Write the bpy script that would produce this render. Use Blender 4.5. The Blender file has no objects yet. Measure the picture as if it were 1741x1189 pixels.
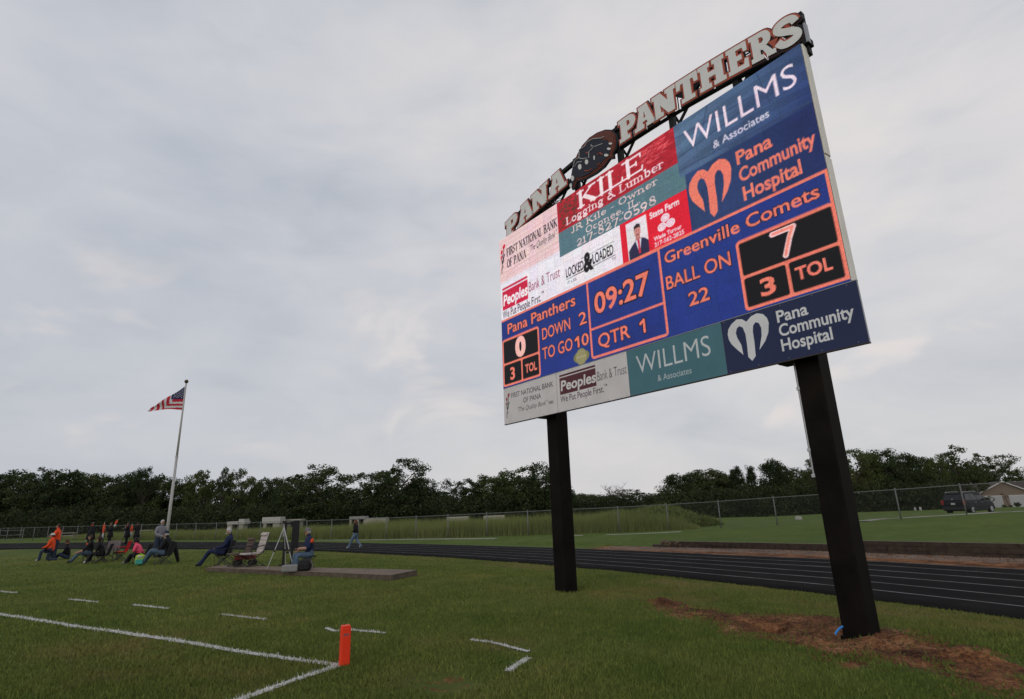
import bpy, bmesh, math, random
import numpy as np
from mathutils import Vector, Matrix
random.seed(7); RNG = np.random.default_rng(11)
SC = bpy.context.scene
COL = SC.collection
# ------------------------------------------------------------------ camera
PW, PH, FPX, CH = 1741., 1189., 952., 1.8
_p, _r = math.radians(15.8), math.radians(1.95)
_F = np.array([0, math.cos(_p), math.sin(_p)]); _R0 = np.array([1., 0, 0]); _U0 = np.cross(_R0, _F)
_R = _R0*math.cos(_r)-_U0*math.sin(_r); _U = _U0*math.cos(_r)+_R0*math.sin(_r)
_C = np.array([0, 0, CH])
cd = bpy.data.cameras.new('camera'); cd.sensor_width = 36; cd.lens = FPX/PW*36
cd.clip_start = .05; cd.clip_end = 6000
cam = bpy.data.objects.new('camera', cd); COL.objects.link(cam)
cam.matrix_world = Matrix(((_R[0], _U[0], -_F[0], 0), (_R[1], _U[1], -_F[1], 0), (_R[2], _U[2], -_F[2], CH), (0, 0, 0, 1)))
SC.camera = cam
# ------------------------------------------------------------------ world, sun, exposure
SC.view_settings.view_transform = 'Standard'; SC.view_settings.look = 'None'
SC.view_settings.exposure = 0.0; SC.view_settings.gamma = 1.0
try: SC.view_settings.use_curve_mapping = False
except Exception: pass
SUN_EL, SUN_AZ = math.radians(14), math.radians(205)      # azimuth measured clockwise from +Y: behind the camera, a little left
W = bpy.data.worlds.new('World'); SC.world = W; W.use_nodes = True
nt = W.node_tree; nt.nodes.clear()
def N(t, tree=None, **kw):
    n = (tree or nt).nodes.new(t)
    for k, v in kw.items(): setattr(n, k, v)
    return n
class G:
    """tiny node-graph helper"""
    def __init__(s, tree): s.t = tree
    def n(s, t, **kw): return N(t, s.t, **kw)
    def put(s, sock, v):
        if hasattr(v, 'is_output') or isinstance(v, bpy.types.NodeSocket): s.t.links.new(v, sock)
        else:
            if sock.type == 'RGBA' and len(v) == 3: v = (*v, 1)
            sock.default_value = v
    def math(s, op, a, b=None, clamp=False):
        n = s.n('ShaderNodeMath', operation=op); n.use_clamp = clamp; s.put(n.inputs[0], a)
        if b is not None: s.put(n.inputs[1], b)
        return n.outputs[0]
    def mix(s, f, a, b, blend='MIX'):
        n = s.n('ShaderNodeMix', data_type='RGBA', blend_type=blend)
        s.put(n.inputs[0], f); s.put(n.inputs[6], a); s.put(n.inputs[7], b); return n.outputs[2]
    def noise(s, vec, scale, detail=4, rough=.5, dist=0):
        n = s.n('ShaderNodeTexNoise'); n.inputs['Scale'].default_value = scale; n.inputs['Detail'].default_value = detail
        n.inputs['Roughness'].default_value = rough; n.inputs['Distortion'].default_value = dist
        if vec is not None: s.put(n.inputs['Vector'], vec)
        return n.outputs[0]
    def ramp(s, f, stops):
        n = s.n('ShaderNodeValToRGB'); s.put(n.inputs[0], f); r = n.color_ramp
        while len(r.elements) < len(stops): r.elements.new(.5)
        for e, (p, c) in zip(r.elements, stops):
            e.position = p; e.color = (*c, 1) if len(c) == 3 else c
        return n.outputs[0]
    def smap(s, v, a, b, c=0., d=1.):
        n = s.n('ShaderNodeMapRange', interpolation_type='SMOOTHSTEP'); s.put(n.inputs[0], v)
        for i, x in enumerate((a, b, c, d)): n.inputs[i+1].default_value = x
        return n.outputs[0]
def sl(*c):
    c = [x/255. for x in c]
    return tuple(x/12.92 if x <= .04045 else ((x+.055)/1.055)**2.4 for x in c)
g = G(nt)
tc = g.n('ShaderNodeTexCoord'); sep = g.n('ShaderNodeSeparateXYZ'); nt.links.new(tc.outputs['Generated'], sep.inputs[0])
zc = g.math('ADD', g.math('MAXIMUM', sep.outputs[2], 0.0), 0.16)
cx = g.math('DIVIDE', sep.outputs[0], zc); cy = g.math('DIVIDE', sep.outputs[1], zc)
comb = g.n('ShaderNodeCombineXYZ'); nt.links.new(cx, comb.inputs[0]); nt.links.new(cy, comb.inputs[1])
mp = g.n('ShaderNodeMapping'); mp.inputs['Rotation'].default_value = (0, 0, math.radians(24)); mp.inputs['Scale'].default_value = (.50, .95, 1)
mp.inputs['Location'].default_value = (1.7, .6, 0)
nt.links.new(comb.outputs[0], mp.inputs[0])
mp2 = g.n('ShaderNodeMapping'); mp2.inputs['Rotation'].default_value = (0, math.radians(-18), math.radians(10)); mp2.inputs['Scale'].default_value = (1., 1., 2.3); mp2.inputs['Location'].default_value = (.35, 2.1, .4)
nt.links.new(tc.outputs['Generated'], mp2.inputs[0])
n1 = g.noise(mp2.outputs[0], 1.55, 6, .52, .35)
n2 = g.noise(mp2.outputs[0], 5.5, 6, .55, .5)
nn = g.math('ADD', g.math('MULTIPLY', n1, .72), g.math('MULTIPLY', n2, .28))
cl = g.ramp(nn, [(.36, sl(181, 185, 193)), (.46, sl(200, 201, 207)), (.54, sl(212, 211, 214)), (.64, sl(224, 219, 218))])
cl = g.mix(g.math('MULTIPLY', g.smap(sep.outputs[0], .30, -.70), .42), cl, sl(181, 190, 203))
# higher sky is paler blue-grey, the band above the horizon slightly greyer with pinkish breaks
hz = g.smap(sep.outputs[2], .02, .5)
cl = g.mix(g.math('MULTIPLY', g.math('SUBTRACT', 1.0, hz), .30), cl, sl(190, 192, 197))
n3 = g.noise(mp2.outputs[0], 3.6, 4, .5, .5)
pk = g.math('MULTIPLY', g.smap(n3, .55, .68), g.math('MULTIPLY', g.smap(sep.outputs[2], .04, .14), g.smap(sep.outputs[2], .5, .22)))
cl = g.mix(g.math('MULTIPLY', pk, .6), cl, sl(232, 222, 217))
sky = g.n('ShaderNodeTexSky', sky_type='NISHITA'); sky.sun_disc = False; sky.sun_elevation = SUN_EL; sky.sun_rotation = SUN_AZ
sky.altitude = 200; sky.air_density = 1.2; sky.dust_density = 2.5
cl10 = g.n('ShaderNodeVectorMath', operation='SCALE'); nt.links.new(cl, cl10.inputs[0]); cl10.inputs[3].default_value = 10.4
tot = g.mix(.94, sky.outputs[0], cl10.outputs[0])
bg = g.n('ShaderNodeBackground'); nt.links.new(tot, bg.inputs[0]); bg.inputs[1].default_value = .1
ow = g.n('ShaderNodeOutputWorld'); nt.links.new(bg.outputs[0], ow.inputs[0])
sd = bpy.data.lights.new('sun', 'SUN'); sd.energy = .6; sd.angle = math.radians(30); sd.color = (1, .95, .9)
so = bpy.data.objects.new('sun', sd); COL.objects.link(so)
_sd = Vector((math.sin(SUN_AZ)*math.cos(SUN_EL), math.cos(SUN_AZ)*math.cos(SUN_EL), math.sin(SUN_EL)))
so.rotation_euler = _sd.to_track_quat('Z', 'Y').to_euler(); so.location = (0, 0, 40)
# ------------------------------------------------------------------ placing helpers (photo ray -> point in the place)
def ray(x, y): return _F+_R*((x-PW/2)/FPX)-_U*((y-PH/2)/FPX)
def gp(x, y, z=0.):
    d = ray(x, y); return _C+(z-CH)/d[2]*d
def at(x, y, Y):
    d = ray(x, y); return _C+d*(Y/d[1])
def proj(P):
    v = np.asarray(P, float)-_C; z = v@_F; return np.stack([PW/2+FPX*(v@_R)/z, PH/2-FPX*(v@_U)/z], -1)
# ------------------------------------------------------------------ materials
MATS = {}
def mat(name, col, rough=.7, metal=0., spec=.3, var=0., vscale=8., bump=0., bscale=40., emit=None, sheen=0.):
    if name in MATS: return MATS[name]
    m = bpy.data.materials.new(name); m.use_nodes = True; t = m.node_tree; t.nodes.clear(); q = G(t)
    b = q.n('ShaderNodeBsdfPrincipled'); o = q.n('ShaderNodeOutputMaterial'); t.links.new(b.outputs[0], o.inputs[0])
    b.inputs['Roughness'].default_value = rough; b.inputs['Metallic'].default_value = metal
    b.inputs['Specular IOR Level'].default_value = spec
    tcn = q.n('ShaderNodeTexCoord')
    c = (*col, 1)
    if var:
        f = q.noise(tcn.outputs['Object'], vscale, 5, .6)
        c0 = tuple(x*(1-var) for x in col); c1 = tuple(min(1, x*(1+var)) for x in col)
        t.links.new(q.ramp(f, [(.3, c0), (.7, c1)]), b.inputs['Base Color'])
        t.links.new(q.math('ADD', rough-.08, q.math('MULTIPLY', f, .16)), b.inputs['Roughness'])
    else: b.inputs['Base Color'].default_value = c
    if bump:
        bn = q.n('ShaderNodeBump'); bn.inputs['Strength'].default_value = bump; bn.inputs['Distance'].default_value = .02
        t.links.new(q.noise(tcn.outputs['Object'], bscale, 4, .6), bn.inputs['Height']); t.links.new(bn.outputs[0], b.inputs['Normal'])
    MATS[name] = m; return m
# ------------------------------------------------------------------ mesh builder and tagging
class MB:
    def __init__(s): s.v = []; s.f = []; s.mi = []
    def add(s, vs, fs, mi=0):
        k = len(s.v); s.v += [tuple(map(float, v)) for v in vs]; s.f += [tuple(i+k for i in f) for f in fs]; s.mi += [mi]*len(fs); return s
    def box(s, c, d, rz=0., mi=0, M=None):
        hx, hy, hz_ = d[0]/2, d[1]/2, d[2]/2
        vs = [Vector((x*hx, y*hy, z*hz_)) for z in (-1, 1) for y in (-1, 1) for x in (-1, 1)]
        if M is None: M = Matrix.Rotation(rz, 3, 'Z')
        vs = [M @ v+Vector(c) for v in vs]
        return s.add(vs, [(0, 2, 3, 1), (4, 5, 7, 6), (0, 1, 5, 4), (2, 6, 7, 3), (0, 4, 6, 2), (1, 3, 7, 5)], mi)
    def tube(s, pts, r, n=8, mi=0, cap=True):
        pts = [Vector(p) for p in pts]; rs = r if isinstance(r, (list, tuple)) else [r]*len(pts)
        rings = []
        up = None
        for i, p in enumerate(pts):
            t = (pts[min(i+1, len(pts)-1)]-pts[max(i-1, 0)]).normalized()
            if up is None:
                up = Vector((0, 0, 1)) if abs(t.z) < .9 else Vector((1, 0, 0))
            a = t.cross(up).normalized(); up = a.cross(t).normalized()
            rings.append([p+(a*math.cos(q)+up*math.sin(q))*rs[i] for q in [2*math.pi*j/n for j in range(n)]])
        vs = [v for r_ in rings for v in r_]; fs = []
        for i in range(len(pts)-1):
            for j in range(n): fs.append((i*n+j, i*n+(j+1) % n, (i+1)*n+(j+1) % n, (i+1)*n+j))
        if cap:
            fs.append(tuple(range(n))[::-1]); fs.append(tuple((len(pts)-1)*n+j for j in range(n)))
        return s.add(vs, fs, mi)
    def bar(s, a, b, w, h=None, mi=0):
        a, b = Vector(a), Vector(b); h = h or w; t = (b-a); L = t.length; t.normalize()
        up = Vector((0, 0, 1)) if abs(t.z) < .95 else Vector((0, 1, 0))
        x = t.cross(up).normalized(); y = x.cross(t).normalized()
        M = Matrix((x, t, y)).transposed()
        return s.box((a+b)/2, (w, L, h), M=M, mi=mi)
    def prism(s, poly, y0, y1, mi=0):
        """poly in (x,z), extruded along y from y0 (front) to y1"""
        n = len(poly)
        vs = [(x, y0, z) for x, z in poly]+[(x, y1, z) for x, z in poly]
        fs = [tuple(range(n)), tuple(range(n, 2*n))[::-1]]+[(i, i+n, (i+1) % n+n, (i+1) % n) for i in range(n)]
        return s.add(vs, fs, mi)
    def sphere(s, c, r, n=10, m=6, mi=0):
        rr = r if isinstance(r, (tuple, list)) else (r, r, r)
        vs = []; fs = []
        for i in range(m+1):
            a = math.pi*i/m
            for j in range(n):
                b = 2*math.pi*j/n
                vs.append((c[0]+rr[0]*math.sin(a)*math.cos(b), c[1]+rr[1]*math.sin(a)*math.sin(b), c[2]+rr[2]*math.cos(a)))
        for i in range(m):
            for j in range(n): fs.append((i*n+j, (i+1)*n+j, (i+1)*n+(j+1) % n, i*n+(j+1) % n))
        return s.add(vs, fs, mi)
    def mesh(s, name, mats, smooth=False):
        me = bpy.data.meshes.new(name); me.from_pydata(s.v, [], s.f)
        for m in (mats if isinstance(mats, (list, tuple)) else [mats]): me.materials.append(m)
        me.polygons.foreach_set('material_index', s.mi)
        if smooth: me.polygons.foreach_set('use_smooth', [True]*len(s.f))
        me.validate(); me.update(); return me
    def build(s, name, mats, parent=None, smooth=False, bevel=0., **kw):
        o = bpy.data.objects.new(name, s.mesh(name, mats, smooth)); COL.objects.link(o)
        if parent: o.parent = parent
        if bevel:
            b = o.modifiers.new('bevel', 'BEVEL'); b.width = bevel; b.segments = 2; b.limit_method = 'ANGLE'
        return tag(o, **kw)
def tag(o, label=None, cat=None, group=None, kind=None):
    if label: o['label'] = label
    if cat: o['category'] = cat
    if group: o['group'] = group
    if kind: o['kind'] = kind
    return o
def empty(name, loc, rz=0., **kw):
    o = bpy.data.objects.new(name, None); COL.objects.link(o); o.location = loc; o.rotation_euler = (0, 0, rz); o.empty_display_size = .2
    return tag(o, **kw)
KIDS = {}
def copy_tree(o, parent=None):
    c = o.copy(); COL.objects.link(c)
    if parent: c.parent = parent
    for ch in o.children: copy_tree(ch, c)
    return c
def np_mesh(name, verts, faces, mats, k=None):
    """fast mesh of equal-size faces from numpy arrays"""
    me = bpy.data.meshes.new(name); nf, k = faces.shape
    me.vertices.add(len(verts)); me.vertices.foreach_set('co', np.ascontiguousarray(verts, dtype=np.float32).ravel())
    me.loops.add(nf*k); me.loops.foreach_set('vertex_index', np.ascontiguousarray(faces, dtype=np.int32).ravel())
    me.polygons.add(nf); me.polygons.foreach_set('loop_start', np.arange(0, nf*k, k, dtype=np.int32))
    try: me.polygons.foreach_set('loop_total', np.full(nf, k, dtype=np.int32))
    except Exception: pass
    for m in (mats if isinstance(mats, (list, tuple)) else [mats]): me.materials.append(m)
    me.update(calc_edges=True); return me
def link(name, me, parent=None, **kw):
    o = bpy.data.objects.new(name, me); COL.objects.link(o)
    if parent: o.parent = parent
    return tag(o, **kw)
# ------------------------------------------------------------------ terrain height
FENCE = np.array([(-96, 88), (-62, 72.5), (-45, 64.3), (-34, 58.4), (-22.5, 52.5), (-12, 46.3), (-5, 41.8), (2, 38.9), (8, 36.8), (14, 34.2), (20, 31.8), (26, 30.2), (36, 28.5), (50, 27)], float)
FZ = np.array([-.1, -.13, -.17, -.22, -.26, -.2, -.08, .03, .1, .3, .56, .74, .9, 1.0])
NEAR = [(1741, 1056), (1600, 1035.6), (1415, 1012), (1209, 989), (1050, 972), (900, 959), (750, 948), (540, 937.5), (400, 934.5), (200, 933.5), (0, 934)]
FAR = [(1741, 970), (1600, 962.5), (1467, 953.5), (1288, 948), (1169, 941.5), (1050, 936.5), (900, 931), (750, 927), (540, 922.7), (400, 921.7), (200, 922.3), (0, 924.5)]
def tz(x): return -.2-.05*math.exp(-((x+9)/5)**2)+.15*min(1, max(0, (-12-x)/10))
def track_pts(L):
    out = []
    for x, y in L:
        z = -.2
        for _ in range(4): P = gp(x, y, z); z = tz(P[0])
        out.append(P)
    return np.array(out)
TN = track_pts(NEAR); TF = track_pts(FAR)
def lay(P, ext0, ext1): return np.vstack([ext0, P, ext1])
TN = lay(TN, [TN[0]+(TN[0]-TN[1])*3.2], [TN[-1]+(TN[-1]-TN[-2])*1.2]); TF = lay(TF, [TF[0]+(TF[0]-TF[1])*2.4], [TF[-1]+(TF[-1]-TF[-2])*1.2])
def resamp(P, n):
    s = np.r_[0, np.cumsum(np.linalg.norm(np.diff(P[:, :2], axis=0), axis=1))]; s /= s[-1]
    t = np.linspace(0, 1, 400); Q = np.stack([np.interp(t, s, P[:, i]) for i in range(3)], 1)
    for _ in range(60):                                     # fair the curve
        Q[1:-1] = .5*Q[1:-1]+.25*(Q[:-2]+Q[2:])
    k = np.linspace(0, 399, n); return np.stack([np.interp(k, np.arange(400), Q[:, i]) for i in range(3)], 1)
TN = resamp(TN, 160); TF = resamp(TF, 160)
WALLB = np.array([(6.31, 27.96), (8.6, 25.9), (11.56, 22.7), (15.3, 18.21), (20.5, 11.6), (24, 7.0)])
cps = []
def cp(x, y, z): cps.append((x, y, z))
PATHP = [(1440, 889.2, .46), (1463, 887.4, .45), (1540, 881.2, .42), (1620, 876.2, .36), (1680, 872, .32), (1741, 868, .28), (1830, 862, .2)]
for _a, _b, _z in PATHP:
    for _k in (0, 1.6): _P = gp(_a, _b, _z); cp(_P[0], _P[1]+_k, _z-.03*_k)
for x in range(-60, 9, 6):
    for y in range(-12, 34, 4):
        d = np.min(np.hypot(TN[:, 0]-x, TN[:, 1]-y)); k = np.argmin(np.hypot(TN[:, 0]-x, TN[:, 1]-y))
        inside = (x*x+y*y) < (TN[k, 0]**2+TN[k, 1]**2)
        if inside and d > 2.2: cp(x, y, 0.)
for k in range(0, 160, 4):
    for P in (TN[k], TF[k], (TN[k]+TF[k])/2): cp(P[0], P[1], P[2])
for (x, y), z in zip(FENCE, FZ): cp(x, y, z)
for i in range(len(FENCE)-1):
    for t in (.33, .66): P = FENCE[i]*(1-t)+FENCE[i+1]*t; cp(P[0], P[1], FZ[i]*(1-t)+FZ[i+1]*t)
for x, y, z in [(30, 54, -.3), (40, 50, -.2), (36, 60, -.5), (25, 60, -.4), (50, 60, -.5), (10, 50, .0), (0, 50, -.15), (14, 46, .1), (-15, 60, -.3), (-35, 75, -.3), (10, 62, -.3), (-60, 100, -.4), (0, 90, -.5), (60, 100, -1.2), (90, 115, -1.4), (30, 90, -.8), (0, 140, -.6), (-100, 120, -.5), (120, 140, -1.6), (0, 300, -1), (200, 300, -2), (-300, 300, -1), (-200, 0, 0), (0, -200, 0), (200, 0, 0)]: cp(x, y, z)
LOWC = np.array(cps)
HIGHC = np.vstack([LOWC[[i for i in range(len(cps)) if not any(abs(LOWC[i, 0]-P[0])+abs(LOWC[i, 1]-P[1]) < 1e-6 for P in list(TF)+list(TN)+list((TN+TF)/2)) and LOWC[i, 1] > 20]],
                   np.array([(x+dx, y+dy, z) for (x, y), z in zip(WALLB, (-.03, .06, .08, .25, .27, .27)) for dx, dy in ((.5, .4), (1.6, 1.3))])])
def idw(X, Y, Cp):
    z = np.zeros_like(X); w = np.zeros_like(X)
    R2 = 1.+.0012*(X*X+Y*Y)
    for cx_, cy_, cz_ in Cp:
        k = 1./((X-cx_)**2+(Y-cy_)**2+R2)**1.9
        z += k*cz_; w += k
    return z/w
def seg_side(X, Y, P):
    """signed distance beyond polyline P (positive = farther from the camera) and arc position"""
    best = np.full(X.shape, 1e9); sg = np.zeros_like(X); al = np.zeros_like(X); s0 = 0
    for i in range(len(P)-1):
        a, b = P[i], P[i+1]; d = b-a; L = np.hypot(*d); d = d/L
        t = (X-a[0])*d[0]+(Y-a[1])*d[1]; tc_ = np.clip(t, 0, L)
        dx, dy = X-a[0]-tc_*d[0], Y-a[1]-tc_*d[1]; dd = np.hypot(dx, dy)
        side = (X-a[0])*(-d[1])+(Y-a[1])*d[0]
        m = dd < best; best = np.where(m, dd, best); sg = np.where(m, np.sign(side), sg)
        al = np.where(m, s0+(t if i == 0 else tc_), al); s0 += L
    return best*sg, al
DIRT = np.array([(2.3, 11.95), (2.94, 12.3), (3.35, 11.72), (3.85, 10.75), (4.87, 10.75), (5.24, 10.2), (5.07, 9.1), (5.45, 8.36), (5.45, 7.75), (5.3, 6.9), (5.3, 6.2), (4.9, 5.6), (4.3, 6.1), (4.5, 6.7), (4.15, 7.0), (3.66, 7.1), (3.6, 7.86), (2.97, 8.82), (2.95, 9.86), (2.6, 10.6)])
def poly_sd(X, Y, P):
    """signed distance to polygon, negative inside"""
    ins = np.zeros(X.shape, bool); d = np.full(X.shape, 1e9); n = len(P)
    for i in range(n):
        x1, y1 = P[i]; x2, y2 = P[(i+1) % n]
        c = ((y1 > Y) != (y2 > Y)) & (X < (x2-x1)*(Y-y1)/((y2-y1) or 1e-9)+x1); ins ^= c
        L2 = (x2-x1)**2+(y2-y1)**2+1e-12; t = np.clip(((X-x1)*(x2-x1)+(Y-y1)*(y2-y1))/L2, 0, 1)
        d = np.minimum(d, np.hypot(X-x1-t*(x2-x1), Y-y1-t*(y2-y1)))
    return np.where(ins, -d, d)
def vnoise(X, Y, s, seed=0):
    """smooth value noise"""
    xs, ys = X*s, Y*s; xi, yi = np.floor(xs), np.floor(ys); fx, fy = xs-xi, ys-yi
    fx = fx*fx*(3-2*fx); fy = fy*fy*(3-2*fy)
    def h(a, b): q = np.sin(a*127.1+b*311.7+seed*74.7)*43758.5453; return q-np.floor(q)
    return (h(xi, yi)*(1-fx)+h(xi+1, yi)*fx)*(1-fy)+(h(xi, yi+1)*(1-fx)+h(xi+1, yi+1)*fx)*fy-.5
MOUNDS = [(2.75, 11.9, .12, .35), (5.15, 7.15, .13, .35), (4.85, 7.45, .08, .3), (3.9, 9.6, -.20, .30), (3.6, 9.05, -.14, .3), (4.5, 8.6, -.07, .4), (3.3, 10.4, .06, .5), (4.4, 8.1, .05, .4)]
HOLES = [tuple(gp(760, 1160)[:2])+(.33, .75), tuple(gp(897, 1101)[:2])+(.22, .55), tuple(gp(1085, 1095)[:2])+(.2, .55), tuple(gp(572, 1067)[:2])+(.18, .4), tuple(gp(1130, 1000)[:2])+(.25, .4)]
def height(X, Y):
    X = np.asarray(X, float); Y = np.asarray(Y, float)
    zl = idw(X, Y, LOWC); zh = idw(X, Y, HIGHC)
    s, al = seg_side(X, Y, WALLB)
    f = np.clip(-al/1.5, 0, 1); wid = .16+f*5.
    t = np.clip((s-.05)/wid, 0, 1); w = t*t*(3-2*t)
    w = np.where((al < -14), 0, w*np.clip((al+14)/12, 0, 1))
    z = zl*(1-w)+zh*w
    sd_ = poly_sd(X, Y, DIRT)
    m = np.clip(.5-sd_*1.4, 0, 1)
    z = z+m*(vnoise(X, Y, 2.2, 3)*.08+vnoise(X, Y, 5, 4)*.06+vnoise(X, Y, 11, 9)*.03)
    for a, b, h_, r in MOUNDS: z = z+h_*np.exp(-((X-a)**2+(Y-b)**2)/(r*r)*1.6)
    for a, b, amp, r in HOLES: z = z-.05*np.exp(-((X-a)**2+(Y-b)**2)/(.35*r*r))
    near = np.exp(-(X*X+Y*Y)/900.)
    return z+near*(vnoise(X, Y, .7, 1)*.03+vnoise(X, Y, 2.1, 2)*.012)
def hz_at(x, y): return float(height(np.array([x]), np.array([y]))[0])
def on_ground(px, py, z=0.):
    for _ in range(5): P = gp(px, py, z); z = hz_at(P[0], P[1])
    return Vector((P[0], P[1], z))
# ------------------------------------------------------------------ grass colour shared by turf and blades
def grass_nodes(q, pos, base=1.0):
    a = q.noise(pos, .22, 4, .55, .3); b = q.noise(pos, 1.1, 5, .6, .4); c = q.noise(pos, 9., 3, .6)
    f = q.math('ADD', q.math('MULTIPLY', a, .45), q.math('ADD', q.math('MULTIPLY', b, .4), q.math('MULTIPLY', c, .15)))
    k = base
    col = q.ramp(f, [(.32, (.056*k, .088*k, .017*k)), (.45, (.084*k, .118*k, .024*k)), (.56, (.118*k, .142*k, .034*k)), (.68, (.180*k, .166*k, .058*k))])
    return col, a, b, c
def turf_mat():
    m = bpy.data.materials.new('turf'); m.use_nodes = True; t = m.node_tree; t.nodes.clear(); q = G(t)
    b = q.n('ShaderNodeBsdfPrincipled'); o = q.n('ShaderNodeOutputMaterial'); t.links.new(b.outputs[0], o.inputs[0])
    b.inputs['Roughness'].default_value = .92; b.inputs['Specular IOR Level'].default_value = .12
    ge = q.n('ShaderNodeNewGeometry'); pos = ge.outputs['Position']
    col, a, n2_, n3_ = grass_nodes(q, pos, .95)
    at_d = q.n('ShaderNodeAttribute', attribute_name='dirt'); at_y = q.n('ShaderNodeAttribute', attribute_name='dry')
    at_l = q.n('ShaderNodeAttribute', attribute_name='lush')
    n4 = q.noise(pos, 3.2, 6, .65, .5); n5 = q.noise(pos, 22, 4, .7)
    dry = q.math('MULTIPLY', q.smap(q.math('ADD', at_y.outputs['Fac'], q.math('MULTIPLY', q.math('SUBTRACT', n4, .5), .9)), .3, .8), .75)
    col = q.mix(dry, col, q.ramp(n5, [(.3, (.13, .11, .055)), (.7, (.22, .175, .09))]))
    col = q.mix(q.math('MULTIPLY', at_l.outputs['Fac'], .8), col, q.ramp(q.math('ADD', q.math('MULTIPLY', n4, .4), q.math('ADD', q.math('MULTIPLY', q.noise(pos, .35, 4, .6, .8), .4), q.math('MULTIPLY', q.noise(pos, 14, 3, .7), .2))), [(.36, (.050, .088, .013)), (.5, (.078, .122, .021)), (.64, (.118, .156, .035))]))
    dm = q.smap(q.math('ADD', at_d.outputs['Fac'], q.math('ADD', q.math('MULTIPLY', q.math('SUBTRACT', n4, .5), 1.5), q.math('MULTIPLY', q.math('SUBTRACT', n5, .5), .45))), .47, .66)
    n6 = q.noise(pos, 1.6, 5, .65, .6)
    dirt = q.ramp(q.math('ADD', q.math('MULTIPLY', n6, .6), q.math('MULTIPLY', n5, .4)), [(.39, (.034, .014, .008)), (.46, (.115, .048, .022)), (.53, (.225, .098, .042)), (.62, (.35, .185, .09))])
    col = q.mix(dm, col, dirt)
    t.links.new(col, b.inputs['Base Color'])
    bn = q.n('ShaderNodeBump'); bn.inputs['Strength'].default_value = .9; bn.inputs['Distance'].default_value = .05
    t.links.new(q.math('ADD', q.noise(pos, 30, 3, .7), q.math('MULTIPLY', q.noise(pos, 6, 3, .6), 1.4)), bn.inputs['Height']); t.links.new(bn.outputs[0], b.inputs['Normal'])
    return m
TURF = turf_mat()
def blade_mat(name, base, tint=None, tf=0.):
    m = bpy.data.materials.new(name); m.use_nodes = True; t = m.node_tree; t.nodes.clear(); q = G(t)
    b = q.n('ShaderNodeBsdfPrincipled'); o = q.n('ShaderNodeOutputMaterial'); t.links.new(b.outputs[0], o.inputs[0])
    b.inputs['Roughness'].default_value = .75; b.inputs['Specular IOR Level'].default_value = .15
    ge = q.n('ShaderNodeNewGeometry')
    col, *_r2 = grass_nodes(q, ge.outputs['Position'], base)
    r = q.ramp(ge.outputs['Random Per Island'], [(0, (.72, .72, .72)), (.8, (1.1, 1.1, 1.1)), (.93, (1.5, 1.38, 1.2)), (1, (1.9, 1.6, 1.3))])
    col = q.mix(1., col, r, 'MULTIPLY')
    if tint: col = q.mix(tf, col, tint)
    else:
        ad_ = q.n('ShaderNodeAttribute', attribute_name='dry'); rr_ = ge.outputs['Random Per Island']
        col = q.mix(q.math('MULTIPLY', ad_.outputs['Fac'], q.math('ADD', .35, q.math('MULTIPLY', rr_, .6)), True), col, (.235, .185, .062))
    t.links.new(col, b.inputs['Base Color']); return m
DRYP = [(160, 1100, .8, 1.0), (210, 1140, .6, .8), (430, 1140, .7, .9), (840, 1095, .7, .45), (700, 1165, .4, .7), (610, 1010, .5, 1.0), (300, 1090, .5, .7), (1000, 1010, .6, 1.2), (1110, 992, .8, 1.3), (1190, 1010, .6, .9), (60, 1020, .4, 1.6), (1250, 1150, .25, .8), (450, 1000, .4, 1.6), (1640, 1060, .5, 1.1), (930, 1060, .3, .7), (250, 975, .5, 2.6), (760, 985, .4, 2.0)]
def dryness(X, Y):
    s1, _q = seg_side(X, Y, TN[:, :2]); d = .85*np.exp(-((np.abs(s1)-.7)/.8)**2)*(X > -14)*np.clip(.75+vnoise(X, Y, .45, 12)*1.4, 0, 1)
    for px, py, amp, rr in DRYP:
        P = gp(px, py); d = d+amp*np.exp(-((X-P[0])**2+(Y-P[1])**2)/(rr*rr))
    d = d+.45*np.clip(vnoise(X, Y, .55, 21)+vnoise(X, Y, 1.7, 22)*.6-.12, 0, 1)
    return np.clip(d*(.72+.9*(vnoise(X, Y, 3.1, 23))+.5*vnoise(X, Y, 9., 24)), 0, 1)
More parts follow.
